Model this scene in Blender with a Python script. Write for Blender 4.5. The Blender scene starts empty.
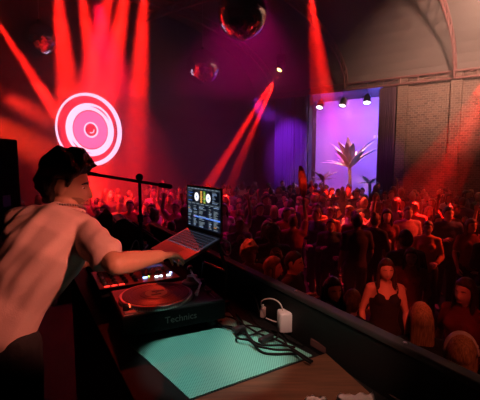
import bpy, bmesh, math, random
from mathutils import Vector, Matrix, noise
PI = math.pi
V = Vector
random.seed(7)
SC = bpy.context.scene
COL = SC.collection
F = 390.0
PITCH = math.atan(43 / 390.0)
ZC = 2.75
HALL = math.radians(-38)
BOOTH = math.radians(30)

# ------------------------------------------------------------------ helpers
def ray(px, py):
    x = (px - 240) / F; z = -(py - 200) / F
    c, s = math.cos(PITCH), math.sin(PITCH)
    return V((x, c + z * s, -s + z * c))
def plane(px, py, z):
    r = ray(px, py); t = (z - ZC) / r.z
    return V((r.x * t, r.y * t, z))
def depth(px, py, y):
    r = ray(px, py); t = y / r.y
    return V((r.x * t, y, ZC + r.z * t))
RH = Matrix.Rotation(HALL, 4, 'Z')
RB = Matrix.Rotation(BOOTH, 4, 'Z')
def hw(w, n, z): return RH @ V((w, n, z))
def bw(u, a, z): return RB @ V((u, a, z))

# ------------------------------------------------------------------ materials
MATS = {}
def mat(name, color, rough=0.6, metal=0.0, spec=0.5, bump=None, var=None, emit=None, estr=1.0, sub=0.0):
    if name in MATS: return MATS[name]
    m = bpy.data.materials.new(name); m.use_nodes = True
    nt = m.node_tree; b = nt.nodes['Principled BSDF']
    b.inputs['Base Color'].default_value = (*color, 1)
    b.inputs['Roughness'].default_value = rough
    b.inputs['Metallic'].default_value = metal
    b.inputs['Specular IOR Level'].default_value = spec
    if emit:
        b.inputs['Emission Color'].default_value = (*emit, 1)
        b.inputs['Emission Strength'].default_value = estr
    if bump or var:
        tc = nt.nodes.new('ShaderNodeTexCoord')
        nz = nt.nodes.new('ShaderNodeTexNoise')
        nz.inputs['Scale'].default_value = (bump or var)[0]
        nz.inputs['Detail'].default_value = 5
        nt.links.new(tc.outputs['Object'], nz.inputs['Vector'])
        if var:
            rp = nt.nodes.new('ShaderNodeValToRGB')
            k = var[1]
            rp.color_ramp.elements[0].position = 0.3; rp.color_ramp.elements[1].position = 0.7
            rp.color_ramp.elements[0].color = (*[c * (1 - k) for c in color], 1)
            rp.color_ramp.elements[1].color = (*[min(1, c * (1 + k)) for c in color], 1)
            nt.links.new(nz.outputs['Fac'], rp.inputs['Fac'])
            nt.links.new(rp.outputs['Color'], b.inputs['Base Color'])
        if bump:
            bp = nt.nodes.new('ShaderNodeBump')
            bp.inputs['Strength'].default_value = bump[1]
            bp.inputs['Distance'].default_value = 0.02
            nt.links.new(nz.outputs['Fac'], bp.inputs['Height'])
            nt.links.new(bp.outputs['Normal'], b.inputs['Normal'])
    MATS[name] = m
    return m
def emis(name, color, s):
    if name in MATS: return MATS[name]
    return mat(name, (0.02, 0.02, 0.02), 0.5, emit=color, estr=s)

def brick_mat():
    m = bpy.data.materials.new('brick'); m.use_nodes = True
    nt = m.node_tree; b = nt.nodes['Principled BSDF']; b.inputs['Roughness'].default_value = 0.85
    tc = nt.nodes.new('ShaderNodeTexCoord'); sp = nt.nodes.new('ShaderNodeSeparateXYZ'); cb = nt.nodes.new('ShaderNodeCombineXYZ')
    nt.links.new(tc.outputs['Object'], sp.inputs[0])
    nt.links.new(sp.outputs['X'], cb.inputs['X']); nt.links.new(sp.outputs['Z'], cb.inputs['Y'])
    br = nt.nodes.new('ShaderNodeTexBrick')
    br.inputs['Scale'].default_value = 3.2
    br.inputs['Color1'].default_value = (0.20, 0.12, 0.09, 1)
    br.inputs['Color2'].default_value = (0.09, 0.055, 0.045, 1)
    br.inputs['Mortar'].default_value = (0.26, 0.21, 0.18, 1)
    br.inputs['Mortar Size'].default_value = 0.03
    nt.links.new(cb.outputs[0], br.inputs['Vector'])
    nt.links.new(br.outputs['Color'], b.inputs['Base Color'])
    bp = nt.nodes.new('ShaderNodeBump'); bp.inputs['Strength'].default_value = 0.6; bp.inputs['Distance'].default_value = 0.02; bp.invert = True
    nt.links.new(br.outputs['Fac'], bp.inputs['Height']); nt.links.new(bp.outputs['Normal'], b.inputs['Normal'])
    return m
def mat_teal():
    m = bpy.data.materials.new('teal_mesh_mat'); m.use_nodes = True
    nt = m.node_tree; b = nt.nodes['Principled BSDF']; b.inputs['Roughness'].default_value = 0.8
    tc = nt.nodes.new('ShaderNodeTexCoord'); sp = nt.nodes.new('ShaderNodeSeparateXYZ')
    nt.links.new(tc.outputs['Object'], sp.inputs[0])
    hs = []
    for ax in ('X', 'Y'):
        mu = nt.nodes.new('ShaderNodeMath'); mu.operation = 'MULTIPLY'; mu.inputs[1].default_value = 2 * PI / 0.0115
        sn = nt.nodes.new('ShaderNodeMath'); sn.operation = 'SINE'
        nt.links.new(sp.outputs[ax], mu.inputs[0]); nt.links.new(mu.outputs[0], sn.inputs[0]); hs.append(sn)
    pr = nt.nodes.new('ShaderNodeMath'); pr.operation = 'MULTIPLY'
    nt.links.new(hs[0].outputs[0], pr.inputs[0]); nt.links.new(hs[1].outputs[0], pr.inputs[1])
    rp = nt.nodes.new('ShaderNodeValToRGB')
    rp.color_ramp.elements[0].position = 0.15; rp.color_ramp.elements[1].position = 0.5
    rp.color_ramp.elements[0].color = (0.16, 0.52, 0.42, 1); rp.color_ramp.elements[1].color = (0.055, 0.25, 0.20, 1)
    nt.links.new(pr.outputs[0], rp.inputs['Fac']); nt.links.new(rp.outputs['Color'], b.inputs['Base Color'])
    return m
def wood_mat(name, c):
    m = bpy.data.materials.new(name); m.use_nodes = True
    nt = m.node_tree; b = nt.nodes['Principled BSDF']; b.inputs['Roughness'].default_value = 0.6
    tc = nt.nodes.new('ShaderNodeTexCoord'); mp = nt.nodes.new('ShaderNodeMapping'); mp.inputs['Scale'].default_value = (2, 22, 22)
    nz = nt.nodes.new('ShaderNodeTexNoise'); nz.inputs['Scale'].default_value = 3; nz.inputs['Detail'].default_value = 6
    rp = nt.nodes.new('ShaderNodeValToRGB')
    rp.color_ramp.elements[0].position = .3; rp.color_ramp.elements[1].position = .72
    rp.color_ramp.elements[0].color = (*[x * .6 for x in c], 1); rp.color_ramp.elements[1].color = (*[x * 1.3 for x in c], 1)
    nt.links.new(tc.outputs['Object'], mp.inputs[0]); nt.links.new(mp.outputs[0], nz.inputs['Vector'])
    nt.links.new(nz.outputs['Fac'], rp.inputs['Fac']); nt.links.new(rp.outputs['Color'], b.inputs['Base Color'])
    return m
def hair_mat(name, c, rough=0.45):
    m = bpy.data.materials.new(name); m.use_nodes = True
    nt = m.node_tree; b = nt.nodes['Principled BSDF']; b.inputs['Roughness'].default_value = rough
    tc = nt.nodes.new('ShaderNodeTexCoord'); mp = nt.nodes.new('ShaderNodeMapping'); mp.inputs['Scale'].default_value = (60, 60, 5)
    nz = nt.nodes.new('ShaderNodeTexNoise'); nz.inputs['Scale'].default_value = 2.2; nz.inputs['Detail'].default_value = 4
    rp = nt.nodes.new('ShaderNodeValToRGB')
    rp.color_ramp.elements[0].position = .35; rp.color_ramp.elements[1].position = .65
    rp.color_ramp.elements[0].color = (*[x * .55 for x in c], 1); rp.color_ramp.elements[1].color = (*[min(1, x * 1.35) for x in c], 1)
    bp = nt.nodes.new('ShaderNodeBump'); bp.inputs['Strength'].default_value = .6; bp.inputs['Distance'].default_value = .01
    nt.links.new(tc.outputs['Object'], mp.inputs[0]); nt.links.new(mp.outputs[0], nz.inputs['Vector'])
    nt.links.new(nz.outputs['Fac'], rp.inputs['Fac']); nt.links.new(rp.outputs['Color'], b.inputs['Base Color'])
    nt.links.new(nz.outputs['Fac'], bp.inputs['Height']); nt.links.new(bp.outputs['Normal'], b.inputs['Normal'])
    return m

BLACK = mat('black_paint', (0.012, 0.012, 0.013), 0.55)
BLACKM = mat('black_metal', (0.02, 0.02, 0.022), 0.35, 0.6)
BLACKP = mat('black_plastic', (0.015, 0.015, 0.016), 0.4)
STEEL = mat('brushed_steel', (0.55, 0.55, 0.56), 0.28, 1.0)
WHITEP = mat('white_plastic', (0.75, 0.72, 0.70), 0.45)
RUBBER = mat('rubber', (0.02, 0.02, 0.02), 0.8)

# ------------------------------------------------------------------ mesh building
class MB:
    def __init__(s): s.bm = bmesh.new(); s.mi = 0
    def _tag(s, fs):
        for f in fs: f.material_index = s.mi
    def box(s, c, d, rot=None, bev=0.0):
        r = bmesh.ops.create_cube(s.bm, size=1.0)
        vs = r['verts']
        M = Matrix.Translation(V(c)) @ (rot.to_4x4() if rot else Matrix()) @ Matrix.Diagonal((*d, 1))
        bmesh.ops.transform(s.bm, matrix=M, verts=vs)
        fs = list({f for v in vs for f in v.link_faces})
        s._tag(fs)
        if bev:
            es = list({e for v in vs for e in v.link_edges})
            r = bmesh.ops.bevel(s.bm, geom=es, offset=bev, segments=2, affect='EDGES', profile=0.5)
            s._tag(r['faces'])
        return s
    def cyl(s, p0, p1, r0, r1=None, seg=16):
        p0, p1 = V(p0), V(p1); r1 = r0 if r1 is None else r1
        d = p1 - p0
        r = bmesh.ops.create_cone(s.bm, cap_ends=True, segments=seg, radius1=r0, radius2=r1, depth=d.length)
        M = Matrix.Translation((p0 + p1) / 2) @ d.to_track_quat('Z', 'Y').to_matrix().to_4x4()
        bmesh.ops.transform(s.bm, matrix=M, verts=r['verts'])
        s._tag({f for v in r['verts'] for f in v.link_faces})
        return s
    def sphere(s, c, r, sx=1, sy=1, sz=1, u=16, v=10, M=None):
        q = bmesh.ops.create_uvsphere(s.bm, u_segments=u, v_segments=v, radius=r)
        T = Matrix.Translation(V(c)) @ (M or Matrix()) @ Matrix.Diagonal((sx, sy, sz, 1))
        bmesh.ops.transform(s.bm, matrix=T, verts=q['verts'])
        s._tag({f for w in q['verts'] for f in w.link_faces})
        return s
    def rings(s, rr, seg=14, caps=True):
        """loft of ellipse rings (centre, axis a, axis b); rounded ends"""
        rr = [(V(c), V(a), V(b)) for c, a, b in rr]
        if caps:
            def end(c, a, b, d):
                L = min(a.length, b.length)
                return [(c + d * L * math.sin(t), a * math.cos(t), b * math.cos(t)) for t in (PI * .17, PI * .33, PI * .45)]
            d0 = (rr[0][0] - rr[1][0]).normalized(); d1 = (rr[-1][0] - rr[-2][0]).normalized()
            rr = list(reversed(end(*rr[0], d0))) + rr + end(*rr[-1], d1)
        loops = []
        for c, a, b in rr:
            loops.append([s.bm.verts.new(c + a * math.cos(2 * PI * k / seg) + b * math.sin(2 * PI * k / seg)) for k in range(seg)])
        fs = []
        for i in range(len(loops) - 1):
            for k in range(seg):
                fs.append(s.bm.faces.new((loops[i][k], loops[i][(k + 1) % seg], loops[i + 1][(k + 1) % seg], loops[i + 1][k])))
        fs.append(s.bm.faces.new(list(reversed(loops[0])))); fs.append(s.bm.faces.new(loops[-1]))
        s._tag(fs)
        return s
    def tube(s, pts, rad, seg=12, lat=None, flat=1.0, caps=True):
        pts = [V(p) for p in pts]
        if not isinstance(rad, (list, tuple)): rad = [rad] * len(pts)
        rr = []; pa = None
        for i, p in enumerate(pts):
            t = (pts[min(i + 1, len(pts) - 1)] - pts[max(i - 1, 0)]).normalized()
            if lat is not None: a = V(lat)
            elif pa is not None: a = pa
            else: a = V((1, 0, 0)) if abs(t.x) < .8 else V((0, 1, 0))
            a = (a - t * a.dot(t)).normalized(); pa = a
            b = t.cross(a)
            rr.append((p, a * rad[i], b * rad[i] * flat))
        return s.rings(rr, seg, caps)
    def prism(s, poly, z0, z1):
        a = [s.bm.verts.new((p[0], p[1], z0)) for p in poly]; b = [s.bm.verts.new((p[0], p[1], z1)) for p in poly]
        n = len(poly); fs = [s.bm.faces.new(list(reversed(a))), s.bm.faces.new(b)]
        for i in range(n): fs.append(s.bm.faces.new((a[i], a[(i + 1) % n], b[(i + 1) % n], b[i])))
        s._tag(fs); bmesh.ops.recalc_face_normals(s.bm, faces=fs); return s
    def lathe(s, prof, seg=32, M=None):
        loops = []
        for r, z in prof:
            loops.append([s.bm.verts.new((M or Matrix()) @ V((r * math.cos(2 * PI * k / seg), r * math.sin(2 * PI * k / seg), z))) for k in range(seg)])
        fs = []
        for i in range(len(loops) - 1):
            for k in range(seg):
                fs.append(s.bm.faces.new((loops[i][k], loops[i][(k + 1) % seg], loops[i + 1][(k + 1) % seg], loops[i + 1][k])))
        s._tag(fs); return s
    def quad(s, a, b, c, d):
        f = s.bm.faces.new([s.bm.verts.new(V(p)) for p in (a, b, c, d)]); f.material_index = s.mi; return s
    def mesh(s, name, smooth=False):
        me = bpy.data.meshes.new(name); s.bm.normal_update(); s.bm.to_mesh(me); s.bm.free()
        if smooth:
            for p in me.polygons: p.use_smooth = True
        return me
    def build(s, name, mats, parent=None, smooth=False, loc=None, rotz=None):
        me = s.mesh(name, smooth)
        return link(name, me, mats, parent, loc, rotz)

def link(name, me, mats, parent=None, loc=None, rotz=None):
    o = bpy.data.objects.new(name, me); COL.objects.link(o)
    if mats is not None and len(me.materials) == 0:
        for m in (mats if isinstance(mats, (list, tuple)) else [mats]): me.materials.append(m)
    if parent: o.parent = parent
    if loc is not None: o.location = loc
    if rotz is not None: o.rotation_euler.z = rotz
    return o
def tag(o, label, cat, group=None, kind=None):
    if label: o['label'] = label
    if cat: o['category'] = cat
    if group: o['group'] = group
    if kind: o['kind'] = kind
    return o
def thing(name, label, cat, loc=(0, 0, 0), rotz=0.0, group=None):
    o = bpy.data.objects.new(name, None); COL.objects.link(o)
    o.location = loc; o.rotation_euler.z = rotz
    return tag(o, label, cat, group)
def struct(o): o['kind'] = 'structure'; return o
def remesh(mb, vox, smooth=2, fac=.5):
    me = mb.mesh('tmp'); o = bpy.data.objects.new('tmp', me); COL.objects.link(o)
    r = o.modifiers.new('r', 'REMESH'); r.mode = 'VOXEL'; r.voxel_size = vox
    if smooth:
        sm = o.modifiers.new('s', 'SMOOTH'); sm.factor = fac; sm.iterations = smooth
    dg = bpy.context.evaluated_depsgraph_get()
    n = bpy.data.meshes.new_from_object(o.evaluated_get(dg))
    bpy.data.objects.remove(o); bpy.data.meshes.remove(me)
    n.materials.clear()
    for p in n.polygons: p.use_smooth = True
    return n
def curve(name, pts, r, m, parent=None, cyc=False):
    cu = bpy.data.curves.new(name, 'CURVE'); cu.dimensions = '3D'; cu.bevel_depth = r; cu.bevel_resolution = 2; cu.use_fill_caps = True
    sp = cu.splines.new('NURBS'); sp.points.add(len(pts) - 1)
    for q, p in zip(sp.points, pts): q.co = (*p, 1)
    sp.use_endpoint_u = True; sp.order_u = 3; sp.use_cyclic_u = cyc; sp.resolution_u = 6
    cu.materials.append(m)
    o = bpy.data.objects.new(name, cu); COL.objects.link(o)
    me = bpy.data.meshes.new_from_object(o.evaluated_get(bpy.context.evaluated_depsgraph_get()))
    bpy.data.objects.remove(o); me.name = name; me.materials.clear()
    for p in me.polygons: p.use_smooth = True
    return link(name, me, m, parent)
def text(name, s, size, m, parent, M, ext=.0006):
    cu = bpy.data.curves.new(name, 'FONT'); cu.body = s; cu.size = size; cu.extrude = ext; cu.align_x = 'CENTER'; cu.align_y = 'CENTER'
    o = bpy.data.objects.new(name, cu); COL.objects.link(o)
    me = bpy.data.meshes.new_from_object(o.evaluated_get(bpy.context.evaluated_depsgraph_get()))
    bpy.data.objects.remove(o); me.materials.clear(); me.name = name
    q = link(name, me, m, parent); q.matrix_local = M
    return q

# ------------------------------------------------------------------ people
def head_dir(dx, dy, dz):
    """skin surface of a head, facing +y, eyes near z = 0, from a unit direction"""
    x, y, z = .073 * dx, .095 * dy, .122 * dz
    if dz < 0:
        t = -dz
        x *= 1 - .30 * t ** 1.6
        if dy < 0: y *= 1 - .42 * t
        else: y *= 1 + .05 * t
    if dy > 0: x *= 1 + .03 * dy
    if dy < 0 and dz > -.2: y *= 1.06
    if dy > 0:
        g = lambda a, s: math.exp(-(a / s) ** 2)
        r = max(0, min(1, (.022 - z) / .058)) if z > -.040 else max(0, 1 - (-.040 - z) / .010)
        y += .027 * g(x, .0125 - .002 * (z > 0)) * r
        for sx in (-1, 1):
            y -= .011 * g(x - sx * .031, .016) * g(z - .004, .012)
            y += .003 * g(x - sx * .03, .02) * g(z - .026, .008)
            y += .004 * g(x - sx * .040, .018) * g(z + .03, .02)
        y += .007 * g(x, .022) * (g(z + .058, .006) + g(z + .072, .006))
        y -= .003 * g(x, .025) * g(z + .0652, .003)
        y += .007 * g(x, .022) * g(z + .102, .014)
    return V((x, y, z))
def grid_sphere(mb, fn, nu, nv, M):
    vs = []
    for i in range(1, nv):
        t = PI * i / nv
        vs.append([mb.bm.verts.new(M @ fn(math.sin(t) * math.sin(2 * PI * k / nu), math.sin(t) * math.cos(2 * PI * k / nu), math.cos(t))) for k in range(nu)])
    top = mb.bm.verts.new(M @ fn(0, 0, 1)); bot = mb.bm.verts.new(M @ fn(0, 0, -1))
    for i in range(nv - 2):
        for k in range(nu):
            mb.bm.faces.new((vs[i][k], vs[i + 1][k], vs[i + 1][(k + 1) % nu], vs[i][(k + 1) % nu]))
    for k in range(nu):
        mb.bm.faces.new((top, vs[0][k], vs[0][(k + 1) % nu])); mb.bm.faces.new((bot, vs[-1][(k + 1) % nu], vs[-1][k]))
def add_head(mb, M, fine=False):
    grid_sphere(mb, head_dir, 64 if fine else 36, 48 if fine else 28, M)
    for s in (-1, 1):
        E = M @ Matrix.Translation((s * .074, -.008, -.006)) @ Matrix.Rotation(s * -.35, 4, 'Z') @ Matrix.Rotation(-.12, 4, 'X')
        mb.sphere((0, 0, 0), 1, .007, .019, .033, 12, 8, E)
        mb.sphere((s * -.004, .006, -.012), 1, .008, .012, .018, 8, 6, E) if False else None
def add_hand(mb, wrist, d, n, side, curl=.5, spread=.16, seg=6, S=1.0):
    """palm + five fingers. d = pointing direction, n = back-of-hand normal, side = +1 right hand"""
    d = V(d).normalized(); n = V(n); n = (n - d * n.dot(d)).normalized(); x = d.cross(n) * 1.0   # x points to thumb side for a right hand, palm down
    x = -x * side
    w = V(wrist)
    P = lambda a, b, c: w + x * a * S + d * b * S + n * c * S
    mb.rings([(P(0, 0, 0), x * .026 * S, n * .019 * S), (P(0, .03, 0), x * .036 * S, n * .016 * S), (P(0, .07, 0), x * .041 * S, n * .0145 * S), (P(0, .088, -.001), x * .038 * S, n * .011 * S)], 10)
    L = [(.029, .070, .84), (.0095, .078, .95), (-.0105, .073, .88), (-.029, .058, .68)]
    for i, (a, L0, q) in enumerate(L):
        base = P(a, .078 - (.01 if i == 3 else 0), 0)
        ang = -.15 - curl * .2; sp = (1.5 - i) * spread
        pts = [base]; seglen = (L0 * .52, L0 * .34, L0 * .26)
        for k in range(3):
            ang -= curl * (.35, .75, .55)[k]
            dd = (d * math.cos(sp) + x * math.sin(sp)) * math.cos(ang) + n * math.sin(ang)
            pts.append(pts[-1] + dd * seglen[k] * S)
        mb.tube(pts, [.0094 * S, .0086 * S, .0078 * S, .0066 * S], seg)
    tb = P(.024, .022, -.004)
    t1 = tb + (x * .75 + d * .6 - n * .25).normalized() * .042 * S
    t2 = t1 + (x * .35 + d * .9 - n * .35).normalized() * .030 * S
    t3 = t2 + (x * .05 + d * .95 - n * .45).normalized() * .024 * S
    mb.tube([tb, t1, t2, t3], [.014 * S, .0108 * S, .0096 * S, .0075 * S], seg)

def std_joints(**kw):
    j = dict(pel=V((0, 0, .93)), che=V((0, .0, 1.30)), nek=V((0, -.012, 1.475)), head=V((0, .015, 1.60)), hrot=Matrix(), fem=False,
             lat_p=V((1, 0, 0)), lat_c=V((1, 0, 0)),
             sho=[V((-.178, -.01, 1.405)), V((.178, -.01, 1.405))],
             elb=[V((-.235, -.03, 1.13)), V((.235, -.03, 1.13))],
             wri=[V((-.225, .09, .90)), V((.225, .09, .90))],
             hd=[V((.05, .3, -1)), V((-.05, .3, -1))], hn=[V((-1, 0, 0)), V((1, 0, 0))], curl=[.5, .5],
             hip=[V((-.092, 0, .90)), V((.092, 0, .90))], kne=[V((-.10, .015, .50)), V((.10, .015, .50))],
             ank=[V((-.11, -.02, .085)), V((.11, -.02, .085))], foot=[V((-.1, 1, 0)), V((.1, 1, 0))], bulk=1.0)
    j.update(kw); return j
def torso_rings(j, off=0.0, lo=0.0, hi=1.0):
    fem = j['fem']; B = j['bulk']
    T = [(-.10, .150, .105), (0.0, .170 if fem else .160, .118), (.22, .140 if fem else .150, .100), (.42, .128 if fem else .148, .098),
         (.68, .146 if fem else .162, .112), (.95, .158 if fem else .178, .120), (1.0, .160 if fem else .182, .118), (1.35, .158 if fem else .176, .102), (1.62, .125 if fem else .135, .080), (1.85, .068, .062)]
    out = []
    P, C, N = j['pel'], j['che'], j['nek']
    for t, rx, ry in T:
        if t < lo or t > hi + .9: continue
        p = P.lerp(C, t) if t <= 1 else C.lerp(N, t - 1)
        if t < 0: p = P + (P - C).normalized() * .04
        tan = ((C - P) if t < .8 else ((N - P) if t < 1.2 else (N - C))).normalized()
        a = j['lat_p'].lerp(j['lat_c'], max(0, min(1, t)))
        a = (a - tan * a.dot(tan)).normalized(); b = tan.cross(a)
        out.append((p, a * (rx * B + off), b * (ry * B + off)))
    return out
def person_meshes(j, vox=.013, fine=False, sleeve='short', bottom='trousers', topcut=0.0, neckline=0.0):
    S = 10 if not fine else 16
    B = j['bulk']; fem = j['fem']; k = .86 if fem else 1.0
    mb = MB()
    mb.rings(torso_rings(j), 20)
    hM = Matrix.Translation(j['head']) @ j['hrot']
    nk = [j['nek'] - (j['nek'] - j['che']).normalized() * .05, j['nek'] + (j['head'] - j['nek']) * .25, hM @ V((0, -.022, -.055)), hM @ V((0, -.015, -.01))]
    mb.tube(nk, [.066 * k, .052 * k, .052 * k, .045 * k], 14)
    if fem:
        ax = j['lat_c']; fw = V((0, 0, 1)).cross(ax); fw = -fw if fw.y < 0 and not fine else fw
        for s in (-1, 1):
            c = j['che'] + ax * .07 * s + V((0, 1, 0)) * .088
            mb.sphere(c, .058, 1, .85, 1, 12, 8)
    add_head(mb, hM, fine)
    for i in (0, 1):
        sh, el, wr = j['sho'][i], j['elb'][i], j['wri'][i]
        cl = j['che'].lerp(j['nek'], .72)
        mb.tube([cl.lerp(sh, .25), cl.lerp(sh, .7), sh], [.062 * k, .060 * k, .058 * k], S)
        mb.tube([sh, sh.lerp(el, .35), sh.lerp(el, .8), el], [.056 * k, .051 * k, .043 * k, .041 * k], S)
        mb.tube([el, el.lerp(wr, .25), el.lerp(wr, .7), wr], [.041 * k, .045 * k, .034 * k, .028 * k], S)
        if fine: add_hand(mb, wr, j['hd'][i], j['hn'][i], 1 if i else -1, j['curl'][i], seg=8, S=1.0 if not fem else .92)
        hp, kn, an = j['hip'][i], j['kne'][i], j['ank'][i]
        mb.tube([hp, hp.lerp(kn, .4), hp.lerp(kn, .85), kn], [.092, .083, .062, .057], S)
        mb.tube([kn, kn.lerp(an, .3), kn.lerp(an, .8), an], [.056, .057, .040, .037], S)
        f = j['foot'][i].normalized()
        mb.tube([an - f * .03 + V((0, 0, -.045)), an + f * .07 + V((0, 0, -.045)), an + f * .15 + V((0, 0, -.055))], [.036, .038, .028], S)
        mb.tube([an, an + V((0, 0, -.05))], [.037, .036], S)
    body = remesh(mb, vox, 2)
    if not fine:                                   # small fingers, kept apart
        hb = MB(); hb.bm.from_mesh(body)
        for i in (0, 1): add_hand(hb, j['wri'][i], j['hd'][i], j['hn'][i], 1 if i else -1, j['curl'][i], seg=5, S=1.0 if not fem else .92)
        body = hb.mesh('body', True)
    # clothes
    mt = MB(); o = .014
    mt.rings(torso_rings(j, o, topcut, .78 - neckline), 20, caps=sleeve != 'none')
    if sleeve == 'none':
        for s in (-1, 1):
            c0 = j['che'] + j['lat_c'] * .095 * s
            mt.tube([c0 + V((0, .125, .0)), c0 + V((0, .10, .13)) + j['lat_c'] * .012 * s, c0 + V((0, .0, .165)) + j['lat_c'] * .015 * s, c0 + V((0, -.11, .05))], .012, 8)
    if fem:
        for s in (-1, 1): mt.sphere(j['che'] + j['lat_c'] * .07 * s + V((0, 1, 0)) * .09, .064, 1, .9, 1, 12, 8)
    for i in (0, 1):
        sh, el, wr = j['sho'][i], j['elb'][i], j['wri'][i]; cl = j['che'].lerp(j['nek'], .66)
        if sleeve != 'none':
            mt.tube([cl.lerp(sh, .25), cl.lerp(sh, .7), sh], [.070 * k, .072 * k, .070 * k], S)
        if sleeve == 'short':
            mt.tube([sh, sh.lerp(el, .3), sh.lerp(el, .68)], [.069 * k, .068 * k, .066 * k], S, caps=True)
        elif sleeve == 'long':
            mt.tube([sh, sh.lerp(el, .4), sh.lerp(el, .9), el], [.068 * k, .062 * k, .055 * k, .054 * k], S)
            mt.tube([el, el.lerp(wr, .3), el.lerp(wr, .92)], [.054 * k, .056 * k, .043 * k], S)
    top = remesh(mt, vox, 10 if fine else 2)
    mp = MB()
    rr = torso_rings(j, .013, -1, -.6)
    mp.rings([r for r in torso_rings(j, .013, -1, .0)][:3], 20)
    for i in (0, 1):
        hp, kn, an = j['hip'][i], j['kne'][i], j['ank'][i]
        mp.tube([hp, hp.lerp(kn, .4), hp.lerp(kn, .85), kn], [.104, .096, .076, .072], S)
        mp.tube([kn, kn.lerp(an, .35), kn.lerp(an, .95)], [.072, .068, .058], S)
    pants = remesh(mp, vox, 1)
    ms = MB()
    for i in (0, 1):
        an = j['ank'][i]; f = j['foot'][i].normalized(); x = f.cross(V((0, 0, 1)))
        g = an.copy(); g.z -= .085
        rr = []
        for t, w, h in ((-.065, .034, .075), (-.02, .042, .085), (.06, .046, .062), (.13, .048, .048), (.185, .034, .036)):
            rr.append((g + f * t + V((0, 0, h * .5)), x * w, V((0, 0, h * .5))))
        ms.rings(rr, 10)
    shoes = ms.mesh('shoes', True)
    return dict(body=body, top=top, trousers=pants, shoes=shoes)

def hair_mesh(style, M=Matrix(), fine=False, seed=1, vox=.010):
    rng = random.Random(seed)
    mb = MB()
    def fn(dx, dy, dz):
        p = head_dir(dx, dy, dz)
        front = .062 - .9 * abs(p.x) ** 1.2 * 0
        if style in ('short', 'quiff', 'curly', 'bob'):
            # hairline height as a function of azimuth
            az = math.atan2(abs(dx), dy)             # 0 front, pi back
        az = math.atan2(abs(dx), dy)
        if az < .75: line = .066 - .012 * az
        elif az < 1.15: line = .057 - (az - .75) * .05
        elif az < 1.46: line = .037 - (az - 1.15) * (.20 if style in ('quiff', 'short') else .10)
        elif az < 1.86: line = (.026 if style in ('quiff', 'short', 'buzz') else .0)
        else: line = .020 - (az - 1.86) * .45
        line = max(line, -.085)
        t = (p.z - line) / .018
        t = max(0, min(1, t)); t = t * t * (3 - 2 * t)
        h = {'short': .012, 'quiff': .036, 'curly': .045, 'long': .016, 'bob': .022, 'bun': .009, 'tied': .009, 'buzz': .005}[style]
        nz = noise.noise(V((p.x * 38 + seed, p.y * 38, p.z * 38))) if style in ('quiff', 'curly') else noise.noise(V((p.x * 60 + seed, p.y * 60, p.z * 14))) * .35
        hh = h * (1 + .55 * nz)
        if style == 'quiff':
            hh *= .55 + .7 * max(0, dz) + .55 * max(0, dy) * max(0, dz + .2) + .25 * max(0, -dy)
        if style == 'curly': hh *= .8 + .5 * max(0, dz)
        d = V((dx, dy, dz))
        return p + d * (hh * t - .012 * (1 - t))
    grid_sphere(mb, fn, 72 if fine else 40, 56 if fine else 30, Matrix())
    if style == 'quiff':
        for i in range(70 if fine else 24):
            az = rng.uniform(-1.1, 1.1); el = rng.uniform(.62, 1.35)
            d = V((math.sin(az) * math.cos(el), math.cos(az) * math.cos(el), math.sin(el)))
            p = head_dir(*d) + d * .02
            e = p + d * rng.uniform(.008, .022) + V((rng.uniform(-.01, .01), rng.uniform(0, .022), rng.uniform(-.004, .012)))
            mb.tube([p - d * .012, p, e], [.012, .011, .006], 6)
    if style == 'curly':
        for i in range(90 if fine else 46):
            d = V((rng.gauss(0, 1), rng.gauss(-.25, 1), rng.gauss(.35, .8))).normalized()
            if d.y > .45 and d.z < .5: continue
            p = head_dir(*d) + d * .035
            mb.sphere(p, rng.uniform(.014, .026), 1, 1, 1, 8, 6)
    if style in ('long', 'bob'):
        L = .33 if style == 'long' else .15
        # back curtain
        X = V((1, 0, 0)); Y = V((0, 1, 0))
        mb.rings([((0, -.055, .03), X * .082, Y * .05), ((0, -.065, -.06), X * .088, Y * .042), ((0, -.075, -.06 - L * .4), X * .092, Y * .034), ((0, -.080, -.06 - L * .8), X * .080, Y * .028), ((0, -.080, -.06 - L), X * .055, Y * .018)], 16)
        for s in (-1, 1):
            mb.tube([(s * .064, .02, .055), (s * .080, .012, -.01), (s * .084, .012, -.08), (s * .083, .025, -.09 - L * .35), (s * .078, .04, -.07 - L * .75)], [.016, .020, .023, .022, .010], 10)
    if style == 'bun':
        mb.sphere((0, -.06, .125), .036, 1.1, 1, .9)
    if style == 'tied':
        mb.tube([(0, -.095, .05), (0, -.135, .02), (0, -.14, -.06), (0, -.125, -.15)], [.02, .026, .024, .010], 10)
    bmesh.ops.transform(mb.bm, matrix=M, verts=mb.bm.verts[:])
    if style in ('long', 'bob', 'bun', 'tied', 'curly', 'quiff'): return remesh(mb, .006 if fine else vox, 1)
    return mb.mesh('hair', True)
def obj_mat(o, m):
    if len(o.data.materials) == 0: o.data.materials.append(m)
    o.material_slots[0].link = 'OBJECT'; o.material_slots[0].material = m

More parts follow.
